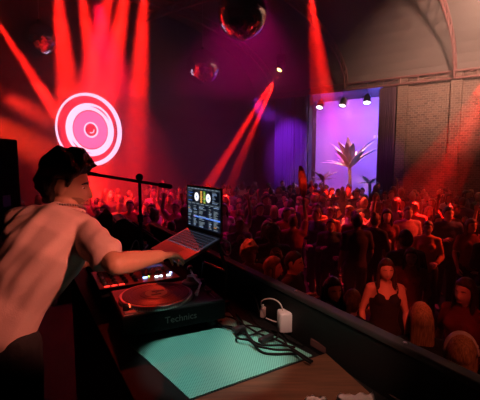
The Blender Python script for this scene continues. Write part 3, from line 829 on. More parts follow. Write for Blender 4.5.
# turntables
def turntable(label, FL, yaw, group='turntables on the counter'):
    t = thing('turntable', label, 'turntable', (*FL, TZ), yaw, group)
    W, D = .453, .353
    MB().box((W / 2, D / 2, .085), (W, D, .085), bev=.006).build('plinth', mat('deck_black', (.0035, .0035, .0035), .7, spec=.12), t)
    MB().box((W / 2, D / 2, .129), (W - .012, D - .012, .006), bev=.002).build('top_plate', mat('deck_top', (.022, .021, .022), .33), t)
    for x, y in ((.05, .05), (W - .05, .05), (.05, D - .05), (W - .05, D - .05)):
        MB().lathe([(0, .0), (.028, .0), (.030, .012), (.027, .045), (0, .045)], 18, Matrix.Translation((x, y, 0))).build('foot', RUBBER, t, True)
    c = V((.180, .166, 0))
    T = Matrix.Translation(c)
    MB().lathe([(0, .132), (.166, .132), (.166, .138), (.163, .147), (.160, .150), (.152, .150), (0, .150)], 72, T).build('platter', mat('platter_alu', (.42, .38, .36), .28, 1.0), t)
    dots = MB()
    for rr_, z in ((.1668, .1355), (.1655, .1415)):
        for k in range(96):
            a = 2 * PI * k / 96; dots.box(c + V((rr_ * math.cos(a), rr_ * math.sin(a), z)), (.003, .003, .0035), Matrix.Rotation(a, 3, 'Z'))
    dots.build('strobe_dots', mat('dot_light', (.6, .58, .55), .4, .5), t)
    prof = [(0, .1525)] + [(.012 + .138 * k / 40, .1525 + (.0006 if k % 2 else 0) - (.0008 if k in (18, 19, 29, 30) else 0)) for k in range(41)] + [(.1505, .1510)]
    MB().lathe(prof, 72, T).build('record', mat('vinyl', (.008, .008, .009), .36, spec=.4), t)
    MB().cyl(c + V((0, 0, .1522)), c + V((0, 0, .1540)), .050, seg=40).build('record_label', mat('record_label_paper', (.50, .46, .30), .6), t)
    rl = MB()
    rl.box(c + V((.012, .018, .1545)), (.055, .016, .001)); rl.box(c + V((-.005, -.022, .1545)), (.045, .012, .001))
    rl.build('label_print', mat('label_print', (.05, .10, .06), .6), t)
    MB().cyl(c + V((0, 0, .15)), c + V((0, 0, .166)), .0036, seg=10).build('spindle', STEEL, t)
    # start button, strobe tower, speed buttons
    MB().box((.040, .032, .134), (.050, .030, .008), bev=.003).build('start_button', mat('button_grey', (.20, .19, .19), .4, .6), t)
    MB().lathe([(0, .158), (.010, .157), (.014, .150), (.014, .132)], 18, Matrix.Translation((.030, .075, 0))).build('strobe_tower', BLACKM, t, True)
    MB().box((.043, .079, .146), (.005, .016, .012)).build('strobe_lamp', emis('strobe_red', (1, .08, .03), 7), t)
    for x in (.085, .115): MB().box((x, .026, .133), (.024, .012, .005), bev=.002).build('speed_button', mat('button_grey', (.2, .2, .2), .4), t)
    # pitch fader
    MB().box((.418, .105, .1325), (.030, .150, .002)).build('pitch_scale', BLACKP, t)
    MB().box((.418, .105, .1335), (.004, .130, .001)).build('pitch_slot', mat('slot_glint', (.35, .4, .6), .4, .3), t)  # blue reflection painted into the slot's colour
    MB().box((.418, .118, .140), (.024, .013, .013), bev=.003).build('pitch_knob', mat('button_grey', (.2, .2, .2), .4), t)
    # tonearm
    b = V((.388, .268, 0))
    MB().lathe([(0, .132), (.052, .132), (.052, .146), (.044, .152), (.028, .154), (.026, .178), (0, .178)], 36, Matrix.Translation(b)).build('tonearm_base', mat('arm_metal', (.45, .42, .41), .3, 1.0), t)
    arm = [b + V((.012, .060, .190)), b + V((0, 0, .190)), b + V((-.015, -.09, .190)), b + V((-.010, -.15, .184)), b + V((-.040, -.20, .172))]
    MB().tube(arm, .0048, 8).build('tonearm', STEEL, t, True)
    MB().cyl(b + V((.012, .055, .190)), b + V((.020, .095, .190)), .015, seg=18).build('counterweight', BLACKM, t, True)
    h = MB(); h.box(arm[-1] + V((-.012, -.018, -.003)), (.014, .045, .008), Matrix.Rotation(-.55, 3, 'Z'), .002); h.box(arm[-1] + V((-.016, -.026, -.010)), (.010, .018, .010), Matrix.Rotation(-.55, 3, 'Z'))
    h.build('headshell', mat('headshell', (.5, .48, .46), .3, .8), t)
    MB().lathe([(0, .132), (.012, .132), (.012, .165), (0, .166)], 14, Matrix.Translation((.428, .225, 0))).build('anti_skate_knob', BLACKM, t)
    return t
tt = turntable('black record turntable with a lettered front edge, right behind the teal mat', (-.472, 1.497), math.radians(26.0))
text('lettering', 'Technics', .040, mat('deck_lettering', (.10, .085, .08), .4), tt, Matrix.Translation((.245, -.0006, .085)) @ Matrix.Rotation(PI / 2, 4, 'X'))
MB().box((.03, .012, .133), (.035, .004, .001)).build('type_plate', mat('dot_light', (.6, .58, .55), .4, .5), tt)
q = bw(.36, 2.42, 0)
turntable('second record turntable beyond the mixer, under the outstretched arm', (q.x, q.y), math.radians(28))

# mixer between the turntables
mxo = bw(.33, 1.955, 0)
mx = thing('mixer', 'black DJ mixer crowded with knobs between the two turntables', 'mixer', (mxo.x, mxo.y, TZ), math.radians(28))
MW, MD, MH = .42, .33, .115
MB().box((MW / 2, MD / 2, MH / 2 + .008), (MW, MD, MH), bev=.005).build('body', BLACKP, mx)
for x in (.04, MW - .04):
    for y in (.04, MD - .04): MB().cyl((x, y, 0), (x, y, .012), .014, seg=12).build('foot', RUBBER, mx)
kt = MH + .008
knobm = mat('knob_rubber', (.03, .03, .032), .5)
for i in range(4):
    for r in range(5):
        x, y = .035 + i * .052, .05 + r * .052
        k = MB(); k.lathe([(.011, 0), (.0115, .006), (.009, .016), (.0, .017)], 14, Matrix.Translation((x, y, kt))); k.box((x, y + .006, kt + .0172), (.002, .008, .001))
        k.build('knob', knobm, mx, True)
ledr = emis('led_red', (1, .03, .02), 4); ledb = emis('led_blue', (.25, .40, 1), 6); ledw = emis('led_white', (.75, .85, 1), 4.5); ledg = emis('led_green', (.5, .9, .15), 2)
for k in range(3):
    MB().box((.040 + k * .036, .022, kt + .002), (.026, .007, .004), bev=.001).build('red_button', ledr, mx)
for x, y, m_, nm, w in ((.245, .075, ledb, 'blue_button', .022), (.268, .085, ledg, 'green_button', .009), (.305, .065, ledw, 'white_button', .018), (.330, .065, ledw, 'white_button', .014), (.372, .062, ledw, 'white_button', .022), (.396, .10, ledb, 'blue_button', .012)):
    MB().box((x, y, kt + .003), (w, .012, .006), bev=.0015).build(nm, m_, mx)
for i in range(4):
    x = .26 + i * .040
    MB().box((x, .20, kt + .001), (.004, .09, .001)).build('fader_slot', mat('slot_dark', (.05, .05, .05), .5), mx)
    MB().box((x, .18 + .02 * (i % 2), kt + .009), (.020, .011, .015), bev=.003).build('fader_cap', mat('fader_cap', (.4, .38, .36), .4), mx)
MB().box((.32, .285, kt + .001), (.16, .05, .002)).build('display', emis('mixer_display', (.05, .06, .2), .5), mx)
for i in range(5):
    x, y = .25 + i * .033, .125
    MB().lathe([(.008, 0), (.008, .010), (0, .011)], 12, Matrix.Translation((x, y, kt))).build('knob', knobm, mx, True)

# laptop on its stand
LY = 2.2006847; BT = .37306
lx = V((math.cos(LY), math.sin(LY), 0)); lf = V((-math.sin(LY), math.cos(LY), 0))
lp = thing('laptop', 'open grey laptop with DJ software on screen, tilted on a stand', 'laptop', (-.09043, 1.9034, 2.3515), LY)
# local: x along the hinge (near -> far), y towards the DJ
LWd, LD = .357, .245
RT = Matrix.Rotation(-BT, 3, 'X')
tl = lambda x, y, z: RT @ V((x, y, z))
ALU = mat('laptop_alu', (.34, .33, .34), .42, .8)
MB().box(tl(LWd / 2, LD / 2, -.009), (LWd, LD, .016), RT, .004).build('base', ALU, lp)
kb = MB()
for r in range(6):
    for c in range(14):
        kb.box(tl(.030 + c * .0228, .030 + r * .0195, .0005), (.0185, .0155, .003), RT, .0012)
kb.build('keyboard', mat('laptop_keys', (.03, .03, .035), .45), lp)
kg = MB(); kg.box(tl(LWd / 2, .080, -.0005), (.330, .125, .0012), RT); kg.build('keyboard_glow', emis('key_backlight', (.45, .5, .8), .10), lp)
MB().box(tl(LWd / 2, .198, -.0003), (.12, .075, .001), RT).build('trackpad', mat('trackpad', (.28, .27, .28), .35, .6), lp)
MB().box((LWd / 2, -.004, LD / 2), (LWd, .007, LD), None, .003).build('screen_lid', BLACKP, lp)
MB().cyl((.03, -.004, -.003), (LWd - .03, -.004, -.003), .007, seg=12).build('hinge', BLACKP, lp)
sm = []
def se(n, c, s): m = emis(n, c, s); sm.append(m); return len(sm) - 1
I_BG = se('ui_navy', (.006, .010, .022), 1); I_T = se('ui_text', (.22, .28, .33), 1); I_W = se('ui_white', (.95, .95, 1), 1.1); I_O = se('ui_orange', (.85, .36, .08), 1)
I_G = se('ui_green', (.16, .42, .07), .9); I_B = se('ui_blue', (.08, .22, .85), 1.1); I_K = se('ui_black', (.0015, .002, .005), 1); I_D = se('ui_slate', (.05, .065, .085), 1); I_L = se('ui_lightblue', (.30, .45, .75), 1); I_Y = se('ui_yellow', (.75, .6, .12), 1)
dsp = MB(); lay = [0]
X0, X1, Z0, Z1 = .012, LWd - .012, .018, LD - .012
def uq(u0, v0, u1, v1, i, h=1):
    """u to the right as the DJ sees it, v down"""
    dsp.mi = i; y = .0006 + .00015 * h
    a, b = X1 - (X1 - X0) * u0, X1 - (X1 - X0) * u1; c, d = Z1 - (Z1 - Z0) * v0, Z1 - (Z1 - Z0) * v1
    dsp.quad((a, y, d), (b, y, d), (b, y, c), (a, y, c))
def uc(u, v, r, i, h=2, n=24):
    dsp.mi = i; y = .0006 + .00015 * h; x = X1 - (X1 - X0) * u; z = Z1 - (Z1 - Z0) * v
    vs = [dsp.bm.verts.new((x + r * math.cos(2 * PI * k / n), y, z + r * math.sin(2 * PI * k / n))) for k in range(n)]
    f = dsp.bm.faces.new(vs); f.material_index = i; f.normal_update()
    if f.normal.y < 0: f.normal_flip()
rg = random.Random(11)
uq(0, 0, 1, 1, I_BG, 0)
uq(0, 0, 1, .035, I_D)
for k in range(9): uq(.03 + k * .105, .010, .03 + k * .105 + rg.uniform(.03, .08), .024, I_T, 2)
uq(.0, .05, .36, .37, I_D); uq(.64, .05, 1, .37, I_D); uq(.01, .055, .35, .36, I_K, 2); uq(.65, .055, .99, .36, I_K, 2)
for k in range(10):
    uq(.03, .07 + k * .028, .03 + rg.uniform(.05, .16), .078 + k * .028, rg.choice([I_T, I_B, I_D]), 3); uq(.78, .07 + k * .028, .78 + rg.uniform(.05, .18), .078 + k * .028, rg.choice([I_T, I_D, I_L]), 3)
for u in (.305, .665): uc(u, .22, .0235, I_W, 4); uc(u, .22, .006, I_L, 5)
uq(.40, .06, .50, .37, I_K, 2); uq(.50, .06, .60, .37, I_K, 2)
for k in range(40):
    v = .065 + k * .0074; w = rg.uniform(.015, .045)
    uq(.45 - w, v, .45 + w, v + .006, rg.choice([I_O, I_O, I_Y]), 3); w = rg.uniform(.015, .045)
    uq(.55 - w, v, .55 + w, v + .006, rg.choice([I_G, I_G, I_Y]), 3)
uq(0, .385, 1, .405, I_D)
for k in range(7): uq(.02 + k * .14, .388, .02 + k * .14 + .09, .401, I_T, 2)
for r in range(19):
    v = .42 + r * .0295
    hl = r == 10
    if hl: uq(.20, v - .012, 1, v + .026, I_B, 2); uq(.3, v - .003, .9, v + .006, I_L, 3)
    elif r % 2: uq(.0, v - .004, 1, v + .022, I_K, 1)
    for (c0, c1) in ((.02, .15), (.20, .33), (.38, .60), (.68, .78), (.82, .97)):
        if rg.random() < .88: uq(c0, v + .003, c0 + (c1 - c0) * rg.uniform(.4, 1), v + .015, rg.choice([I_T, I_T, I_L, I_D, I_O if rg.random() < .3 else I_T]), 4)
for c0 in (.17, .355, .655, .80): uq(c0, .41, c0 + .006, .985, I_D, 5)
dsp.build('display', sm, lp)
curve('laptop_cable', [V((-.085, 1.905, 2.345)), V((-.05, 1.92, 2.33)), V((-.045, 1.915, 2.28)), V((-.060, 1.93, 2.25)), V((-.085, 1.95, 2.27)), V((-.10, 1.96, 2.31))], .0032, mat('pale_cable', (.55, .45, .42), .5))
tag(bpy.data.objects['laptop_cable'], 'thin cable hanging in a loop from the right edge of the laptop', 'cable')
st = thing('laptop_stand', 'folding black stand carrying the tilted laptop over the turntable', 'stand', (-.09043, 1.9034, 2.3515), LY)
for x in (.06, LWd - .06):
    MB().box(tl(x, LD / 2 - .01, -.024), (.022, LD + .01, .012), RT, .003).build('arm', BLACKM, st)
    a = tl(x, .0, -.032)
    MB().tube([a, V((x, -.07, -.20)), V((x, -.05, -.352))], .009, 8).build('leg', BLACKM, st)
    MB().box((x, -.03, -.3655), (.03, .11, .011), None, .003).build('foot', BLACKM, st)
MB().cyl((.06, -.07, -.20), (LWd - .06, -.07, -.20), .007, seg=10).build('cross_bar', BLACKM, st)

# adaptor, plug, power strip
WC = mat('white_cable', (.70, .62, .58), .5)
pa = plane(287, 331, TZ)
ad = thing('power_adaptor', 'white cube power adaptor with a plugged cable on the counter', 'adaptor', (pa.x, pa.y, TZ), math.radians(8))
MB().box((0, 0, .048), (.080, .066, .094), None, .010).build('body', WHITEP, ad, True)
MB().box((.018, -.012, .098), (.022, .016, .012), None, .003).build('prong_cover', WHITEP, ad)
MB().box((.055, -.020, .018), (.045, .014, .010), None, .003).build('usb_plug', mat('pale_plug', (.8, .68, .6), .4), ad)
pb = plane(263, 318, TZ)
cn = thing('cable_connector', 'small pale plug block on the white lead beside the adaptor', 'connector', (pb.x, pb.y, TZ), math.radians(60))
MB().box((0, 0, .030), (.028, .022, .050), None, .005).build('body', mat('pale_plug2', (.78, .55, .48), .5), cn, True)
MB().cyl((0, 0, .054), (0, 0, .068), .0045, seg=10).build('strain_relief', WHITEP, cn)
def cpx(pts, z, name, label, r, m, group=None):
    o = curve(name, [plane(x, y, zz if zz is not None else z) for (x, y, zz) in [(*p, None) if len(p) == 2 else p for p in pts]], r, m)
    tag(o, label, 'cable', group); return o
def cdp(pts, label, r, m):
    o = curve('cable', [depth(*p) for p in pts], r, m); tag(o, label, 'cable')
cdp([(263, 309, 1.80), (260, 304, 1.78), (263, 299.5, 1.74), (271, 298, 1.69), (278, 301, 1.67), (282, 306, 1.66), (283, 312, 1.66)], 'thin white lead arching from the pale plug block to the adaptor', .0030, WC)
cpx([(266, 318, TZ + .012), (270, 320, TZ + .012), (276, 322, TZ + .02), (279, 322, TZ + .03)], 0, 'cable', 'short pale lead between the plug block and the adaptor base', .0028, WC)
CB = mat('black_cable', (.004, .004, .004), .75, spec=.2)
def zz(pts): return [(160 + x / 2.99, 266 + y / 2.99) for x, y in pts]
gr = None
cpx(zz([(195, 110), (205, 130), (225, 155), (245, 180), (262, 205), (280, 230), (292, 250), (312, 262), (350, 264), (385, 262), (415, 262)]), TZ + .0095, 'cable', 'black cable sweeping diagonally across the right side of the teal mat', .0052, CB, gr)
cpx(zz([(200, 112), (215, 132), (238, 150), (252, 180), (258, 205), (275, 225), (300, 236), (330, 238), (370, 236), (405, 243)]), TZ + .018, 'cable', 'black cable running beside the diagonal cable to the mat corner', .0045, CB, gr)
cpx(zz([(185, 165), (165, 168), (172, 182), (200, 178), (230, 186), (255, 176), (285, 180), (312, 186), (340, 205), (372, 215), (380, 238)]), TZ + .010, 'cable', 'black cable looped at the top right corner of the teal mat', .0042, CB, gr)
cpx(zz([(165, 160), (180, 178), (215, 188), (235, 198), (262, 208), (285, 204), (300, 192), (335, 190), (360, 202), (340, 225), (300, 222)]), TZ + .0145, 'cable', 'black cable curling in loops among the others on the mat', .0042, CB, gr)
cdp([(246, 303, 1.86), (243, 297, 1.87), (247, 292, 1.87), (253, 294, 1.84), (257, 301, 1.80), (259, 312, 1.75)], 'black cable loop standing up near the booth panel', .004, CB)
cpx(zz([(180, 150), (215, 150), (240, 170), (268, 186), (300, 205), (335, 215), (365, 228), (420, 262), (455, 285)]), TZ + .020, 'cable', 'black cable following the panel side edge of the mat', .0048, CB)
cpx(zz([(212, 120), (230, 160), (240, 195), (225, 205), (232, 218), (268, 220), (288, 240), (322, 246), (352, 252), (398, 250), (425, 275), (450, 290)]), TZ + .026, 'cable', 'black cable wandering over the others to the mat corner', .0045, CB)
cpx(zz([(262, 118), (270, 150), (290, 175), (318, 195), (350, 196), (372, 204), (385, 226), (430, 240)]), TZ + .006, 'cable', 'black cable in the dark gutter beside the mat', .005, CB)
o = MB().box((0, 0, .013), (.055, .030, .020), None, .004).build('cable_plug', BLACKP, None, False, (*plane(239, 334.5, 0 + TZ).xy, TZ + .012), .5); tag(o, 'black plug lying among the cables near the mat middle', 'plug')
o = MB().box((0, 0, .013), (.075, .024, .018), None, .004).build('cable_plug', BLACKP, None, False, (*plane(266, 344, TZ).xy, TZ + .012), .75); tag(o, 'long black plug lying on the cables near the mat corner', 'plug')
psz = TZ
p0, p1 = plane(319, 347, TZ), plane(350, 365, TZ)
dv = (p1 - p0); pang = math.atan2(dv.y, dv.x)
ps = thing('power_strip', 'dull reddish-grey power strip lying along the booth panel foot', 'power strip', ((p0.x + p1.x) / 2, (p0.y + p1.y) / 2, psz), pang)
PSB = mat('power_strip_grey', (.12, .055, .05), .5)
MB().box((.0, 0, .019), (.215, .054, .038), None, .006).build('body', PSB, ps)
for k in range(2):
    MB().lathe([(.0, .0375), (.016, .0375), (.016, .0395), (.019, .0395), (.019, .036)], 20, Matrix.Translation((-.065 + k * .072, 0, 0))).build('socket', mat('socket_dark', (.02, .02, .02), .5), ps)
MB().box((.075, 0, .040), (.020, .028, .006), None, .002).build('switch', mat('switch_red', (.35, .02, .02), .4), ps)
e1 = plane(352, 366, TZ + .012)
cpx([(353, 366, TZ + .02), (362, 373), (375, 383), (390, 394), (404, 404)], TZ + .006, 'cable', 'reddish-brown cord leading from the power strip to the lower right', .004, mat('cord_brown', (.13, .07, .06), .5))

o = curve('cable', [depth(116, 256, 2.5), depth(124, 253, 2.5), depth(131, 250, 2.5), depth(133, 243, 2.5), depth(137, 239, 2.52), depth(139, 246, 2.55), depth(140, 254, 2.58)], .004, WC); tag(o, 'thin pale cable curling up by the microphone stand base', 'cable')
# microphone stand and boom
ms = depth(141.5, 250, 2.62)
mst = thing('microphone_stand', 'black microphone stand with a long boom arm behind the counter end', 'microphone stand', (ms.x, ms.y, TZ), 0)
MB().lathe([(0, 0), (.11, 0), (.115, .008), (.10, .018), (.03, .026), (.016, .045), (0, .045)], 32).build('base', BLACKM, mst, True)
zt = depth(141.5, 178, 2.62).z - TZ
MB().tube([(0, 0, .03), (0, 0, zt * .55)], .0135, 12).build('lower_tube', BLACKM, mst, True)
MB().tube([(0, 0, zt * .5), (0, 0, zt)], .0105, 12).build('upper_tube', BLACKM, mst, True)
MB().lathe([(.0135, 0), (.020, .004), (.020, .05), (.0135, .055)], 14, Matrix.Translation((0, 0, zt * .52))).build('height_clutch', BLACKP, mst, True)
MB().sphere((0, 0, zt + .005), .026, 1, .8, 1).build('boom_joint', BLACKP, mst, True)
b0 = depth(98, 175, 2.50) - V((ms.x, ms.y, TZ)); b1 = depth(170, 186.5, 2.70) - V((ms.x, ms.y, TZ))
MB().tube([b0, b1], .0105, 10).build('boom', BLACKM, mst, True)
MB().tube([b1 - (b1 - b0).normalized() * .07, b1], .017, 12).build('counterweight', BLACKP, mst, True)
mp_ = depth(98, 175, 2.50)
dr = (depth(98, 175, 2.50) - depth(170, 186.5, 2.70)).normalized()
mk = thing('microphone', 'black microphone on the end of the boom, behind the DJ hair', 'microphone', mp_, 0)
qm = dr.to_track_quat('Z', 'Y').to_matrix().to_4x4()
MB().lathe([(0, .0), (.012, .0), (.013, .02), (.018, .10), (.019, .115), (0, .115)], 18, qm).build('handle', BLACKP, mk, True)
MB().sphere(dr * .138, .029).build('grille', mat('mic_grille', (.06, .06, .06), .4, .8), mk, True)

# booth monitors lying at the far end of the counter
def monitor(label, pts, d0, d1, m):
    """cabinet whose side outline is pts (pixel x, y) at depth d0, extruded back to d1"""
    c = depth(*pts[0], d0); t = thing('monitor_speaker', label, 'speaker', (c.x, c.y, TZ), 0, 'booth monitor speakers')
    mb = MB(); A = [depth(*p, d0) - V((c.x, c.y, TZ)) for p in pts]; Bk = [a + V((-.12, d1 - d0, 0)) for a in A]
    va = [mb.bm.verts.new(a) for a in A]; vb = [mb.bm.verts.new(b) for b in Bk]; n = len(A)
    mb.bm.faces.new(va); mb.bm.faces.new(vb[::-1])
    for k in range(n): mb.bm.faces.new((va[k], va[(k + 1) % n], vb[(k + 1) % n], vb[k]))
    bmesh.ops.recalc_face_normals(mb.bm, faces=mb.bm.faces[:])
    bmesh.ops.bevel(mb.bm, geom=mb.bm.edges[:], offset=.008, segments=2, affect='EDGES')
    mb.build('cabinet', m, t)
    mid = (A[1] + A[0]) / 2 + (Bk[0] - A[0]) / 2
    nn = (A[1] - A[0]).cross(Bk[0] - A[0]).normalized()
    if nn.z < 0: nn = -nn
    q = nn.to_track_quat('Z', 'Y').to_matrix().to_4x4()
    MB().lathe([(.09, .0), (.095, .008), (.08, .008), (.03, -.01), (0, .0)], 28, Matrix.Translation(mid + nn * .004) @ q).build('cone', mat('speaker_cone', (.03, .03, .03), .6), t, True)
    return t
monitor('black wedge monitor with a rounded top left of the microphone stand base', [(168, 248), (124, 218), (116, 222), (113, 233), (114, 262), (168, 262)], 2.72, 2.98, BLACK)
monitor('black wedge monitor with a pointed top beside the DJ shoulder', [(90, 242), (111, 212), (112.5, 214), (112, 262), (90, 262)], 2.72, 2.95, BLACK)

# loudspeaker at the left edge
lsn = depth(23, 137, 3.25); c = V((-2.36, 3.5, 0))
sp = thing('loudspeaker', 'tall black loudspeaker at the left edge behind the DJ', 'speaker', (c.x, c.y, 1.05), math.radians(0))
hh = lsn.z - 1.05
MB().box((0, 0, hh / 2), (.50, .48, hh), None, .015).build('cabinet', mat('cabinet_black', (.004, .004, .004), .9, spec=.1), sp)
MB().box((0, -.246, hh / 2), (.44, .012, hh - .08), None, .004).build('grille', mat('speaker_grille', (.02, .02, .02), .7, bump=(220, .5)), sp)
MB().box((.252, 0, hh * .7), (.006, .12, .10)).build('handle', BLACKM, sp)

# ------------------------------------------------------------------ the DJ
DJ0 = V((-.93, 1.52, 1.05))
lat = V((.955, -.297, 0)); fw = V((.297, .955, 0))
hyaw = math.radians(13) - PI / 2       # head faces 22 deg from +x
hrot = Matrix.Rotation(hyaw, 4, 'Z') @ Matrix.Rotation(math.radians(-8), 4, 'X')
L = lambda x, y, z: V((x, y, z)) - DJ0
wrist = V((-.345, 1.625, 2.330))
dj = dict(pel=L(-1.015, 1.55, 2.055), che=L(-.835, 1.625, 2.36), nek=L(-.775, 1.715, 2.512), head=L(-.780, 1.752, 2.620), hrot=hrot, fem=False,
          lat_p=lat, lat_c=V((.96, -.27, -.03)).normalized(), sho=[L(-1.005, 1.765, 2.450), L(-.665, 1.665, 2.415)],
          elb=[L(-1.06, 1.96, 2.22), L(-.472, 1.44, 2.345)], wri=[L(-.86, 2.10, 2.17), wrist - DJ0],
          hd=[V((.8, .6, -.12)), V((.52, .85, -.12))], hn=[V((0, 0, 1)), V((-.15, .05, 1))], curl=[.35, .55],
          hip=[L(-1.015, 1.55, 1.985) - lat * .095, L(-1.015, 1.55, 1.985) + lat * .095],
          kne=[L(-1.03, 1.63, 1.56) - lat * .06, L(-1.03, 1.61, 1.56) + lat * .10], ank=[L(-1.0, 1.53, 1.14) - lat * .12, L(-1.0, 1.50, 1.14) + lat * .12],
          foot=[V((.2, 1, 0)), V((.45, 1, 0))], bulk=.96)
pm = person_meshes(dj, vox=.0062, fine=True, sleeve='short')
djt = thing('person', 'DJ in pale T-shirt leaning over the turntable, reaching to the laptop', 'person', DJ0)
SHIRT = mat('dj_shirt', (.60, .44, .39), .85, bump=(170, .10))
link('body', pm['body'], mat('dj_skin', (.52, .30, .20), .5), djt)
# folds: displace the shirt along its normals with stretched noise
me = pm['top']
nrm = [v.normal.copy() for v in me.vertices]
for v, vn in zip(me.vertices, nrm):
    p = v.co.copy()
    q = p + V((noise.noise(p * 3), noise.noise(p * 3 + V((9, 0, 0))), noise.noise(p * 3 + V((0, 9, 0))))) * .06
    g = (q.x - .25) * .75 - q.z * .66                        # folds run from the right shoulder down to the left hip
    f1 = math.sin(g * 34); f2 = math.sin((q.x * .35 + q.z * .94) * 44)
    f3 = noise.noise(V((g * 26, q.y * 6, (q.x * .66 + q.z * .75) * 7)))
    w = .014 * math.cos(g * 30) ** 4 * max(0, noise.noise(p * 2.6) + .45) + .008 * f3 + .005 * f2 * max(0, noise.noise(p * 3 + V((3, 1, 2))) + .1)
    v.co = p + vn * (w + .006)
bs = bmesh.new(); bs.from_mesh(me)
for _ in range(2): bmesh.ops.smooth_vert(bs, verts=bs.verts[:], factor=.5, use_axis_x=True, use_axis_y=True, use_axis_z=True)
bs.to_mesh(me); bs.free()
for p in me.polygons: p.use_smooth = True
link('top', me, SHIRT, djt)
link('trousers', pm['trousers'], DARKTR, djt); link('shoes', pm['shoes'], SHOE, djt)
hM = Matrix.Translation(dj['head']) @ hrot
link('hair', hair_mesh('quiff', hM, True, 5), hair_mat('dj_hair', (.010, .007, .006), .4), djt)
for s in (-1, 1):
    e = MB(); e.sphere((s * .031, .0680, .004), .0128, 1.1, .8, .75, 14, 10); e.mi = 1; e.sphere((s * .031, .0768, .002), .0052, 1, .7, 1)
    bmesh.ops.transform(e.bm, matrix=hM, verts=e.bm.verts[:]); e.build('eye', [EYEW, IRIS], djt, True)
    b = MB(); b.tube([(s * .012, .089, .020), (s * .030, .089, .027), (s * .054, .072, .020)], [.0036, .0052, .0026], 8)
    bmesh.ops.transform(b.bm, matrix=hM, verts=b.bm.verts[:]); b.build('eyebrow', HAIRC['black'], djt, True)
b = MB(); b.tube([(-.022, .084, -.064), (0, .099, -.0605), (.022, .084, -.064)], [.002, .0045, .002], 8); b.tube([(-.020, .085, -.068), (0, .0985, -.0725), (.020, .085, -.068)], [.002, .0055, .002], 8)
bmesh.ops.transform(b.bm, matrix=hM, verts=b.bm.verts[:]); b.build('lips', LIP, djt, True)
# beard stubble: a thin shell over the jaw
b = MB()
def beard(dx, dy, dz):
    p = head_dir(dx, dy, dz)
    jaw = max(0, min(1, (-.030 - .35 * max(0, .05 - abs(p.x)) - p.z) / .02))
    mouth = 1 - max(0, min(1, 1.6 - ((p.x / .024) ** 2 + ((p.z + .066) / .011) ** 2)))
    t = jaw * mouth * max(0, min(1, (dy + .15) / .15))
    return p + V((dx, dy, dz)) * (.0026 * t - .0016)
grid_sphere(b, beard, 72, 60, hM)
b.build('beard', mat('stubble', (.27, .145, .095), .7), djt, True)
# beaded chain round the neck
nb = MB(); n0 = dj['nek'] + V((.004, .012, .012)); tn = (dj['head'] - dj['nek']).normalized()
a_ = V((.96, -.27, 0)); a_ = (a_ - tn * a_.dot(tn)).normalized(); b_ = tn.cross(a_)
for k in range(44):
    t = 2 * PI * k / 44
    nb.sphere(n0 + a_ * .076 * math.cos(t) + b_ * .076 * math.sin(t) + tn * (-.022 * math.sin(t) * 0), .0058, u=8, v=6)
nb.build('necklace', mat('bead_silver', (.35, .30, .28), .3, .8), djt, True)
cb = MB(); cb.tube([n0 - tn * .018 + a_ * .072 * math.cos(2 * PI * k / 32) + b_ * .070 * math.sin(2 * PI * k / 32) for k in range(33)], .008, 8, caps=False)
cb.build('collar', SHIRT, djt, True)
# ------------------------------------------------------------------ the crowd
def face_to(px_dx):  # yaw so that local +y points to an angle measured from world +y, clockwise
    return -math.radians(px_dx)
taken = []
def notable(label, px, py, zhead, yaw, key, hair, hcol, top, skin=0, scale=None, face=True, dy=0):
    """stand a person so that the head centre is where the photo shows it; zhead = head-centre height"""
    p = plane(px, py, zhead); s = zhead / 1.60
    taken.append((p.x, p.y))
    return add_person(label, None, p.x, p.y, math.radians(yaw), key, hair, hcol, top, skin, s, face=face)
# yaw 180 faces the booth/viewer, 0 faces away; +90 faces the left of the picture, -90 the right
notable('smiling long-haired woman in a low dark top, facing the booth', 386, 270, 1.56, 172, 'f_down_bare', 'long', 'dark brown', 'black', 0)
notable('person with long straight blonde hair seen from behind at the booth panel', 421, 320, 1.55, -12, 'f_down', 'long', 'blonde', 'black', 0)
cap = notable('light-haired person with a white headband at the lower right', 461, 354, 1.52, -25, 'f_down', 'bob', 'blonde', 'dark red', 0)
notable('frizzy curly-haired person glowing red beside the laptop, at the booth panel', 249, 254, 1.58, -150, 'f_down', 'curly', 'blonde', 'dark red', 0)
notable('brown-haired woman in profile between the curly head and the short-haired man', 272, 268, 1.54, -100, 'f_down', 'bob', 'brown', 'black', 0)
notable('short dark-haired man looking right, just over the booth rim', 293, 263, 1.62, -120, 'm_down', 'short', 'black', 'black', 1)
notable('dark-haired woman peering over the booth rim left of the smiling woman', 332, 290, 1.54, -165, 'f_down', 'long', 'black', 'black', 1)
notable('person with tied-back brown hair bent low at the rim, facing away', 352, 303, 1.50, -30, 'f_down', 'tied', 'brown', 'black', 0)
notable('red-faced person in profile at the right, looking left, behind the headband', 466, 292, 1.58, 120, 'f_down', 'long', 'dark brown', 'dark red', 0)
notable('person in red with arms drawn up, behind the smiling woman on the right', 411, 257, 1.50, 160, 'f_bent', 'long', 'black', 'dark red', 0)
notable('large dark round head of a man facing away before the lit dancers', 406, 240, 1.68, 5, 'm_down', 'short', 'black', 'black', 2, face=False)
notable('dark-haired man facing away in front of the palm stage', 357, 222, 1.70, 10, 'm_down', 'short', 'black', 'black', 2, face=False)
notable('brightly lit person in glasses-like glare with a glowing face at the right', 428, 228, 1.58, 150, 'f_bent', 'short', 'brown', 'orange', 0)
notable('tall man in a dark jacket standing against the brick wall on the right', 448, 214, 1.74, 175, 'm_bent', 'short', 'dark brown', 'navy', 0)
notable('bald-looking man lit red in front of the brick wall', 408, 213, 1.68, 178, 'm_down', 'buzz', 'brown', 'pink', 0)
notable('blond person with a pale glowing top under the right of the stage', 376, 208, 1.70, 60, 'm_clap', 'bob', 'blonde', 'pink', 0)
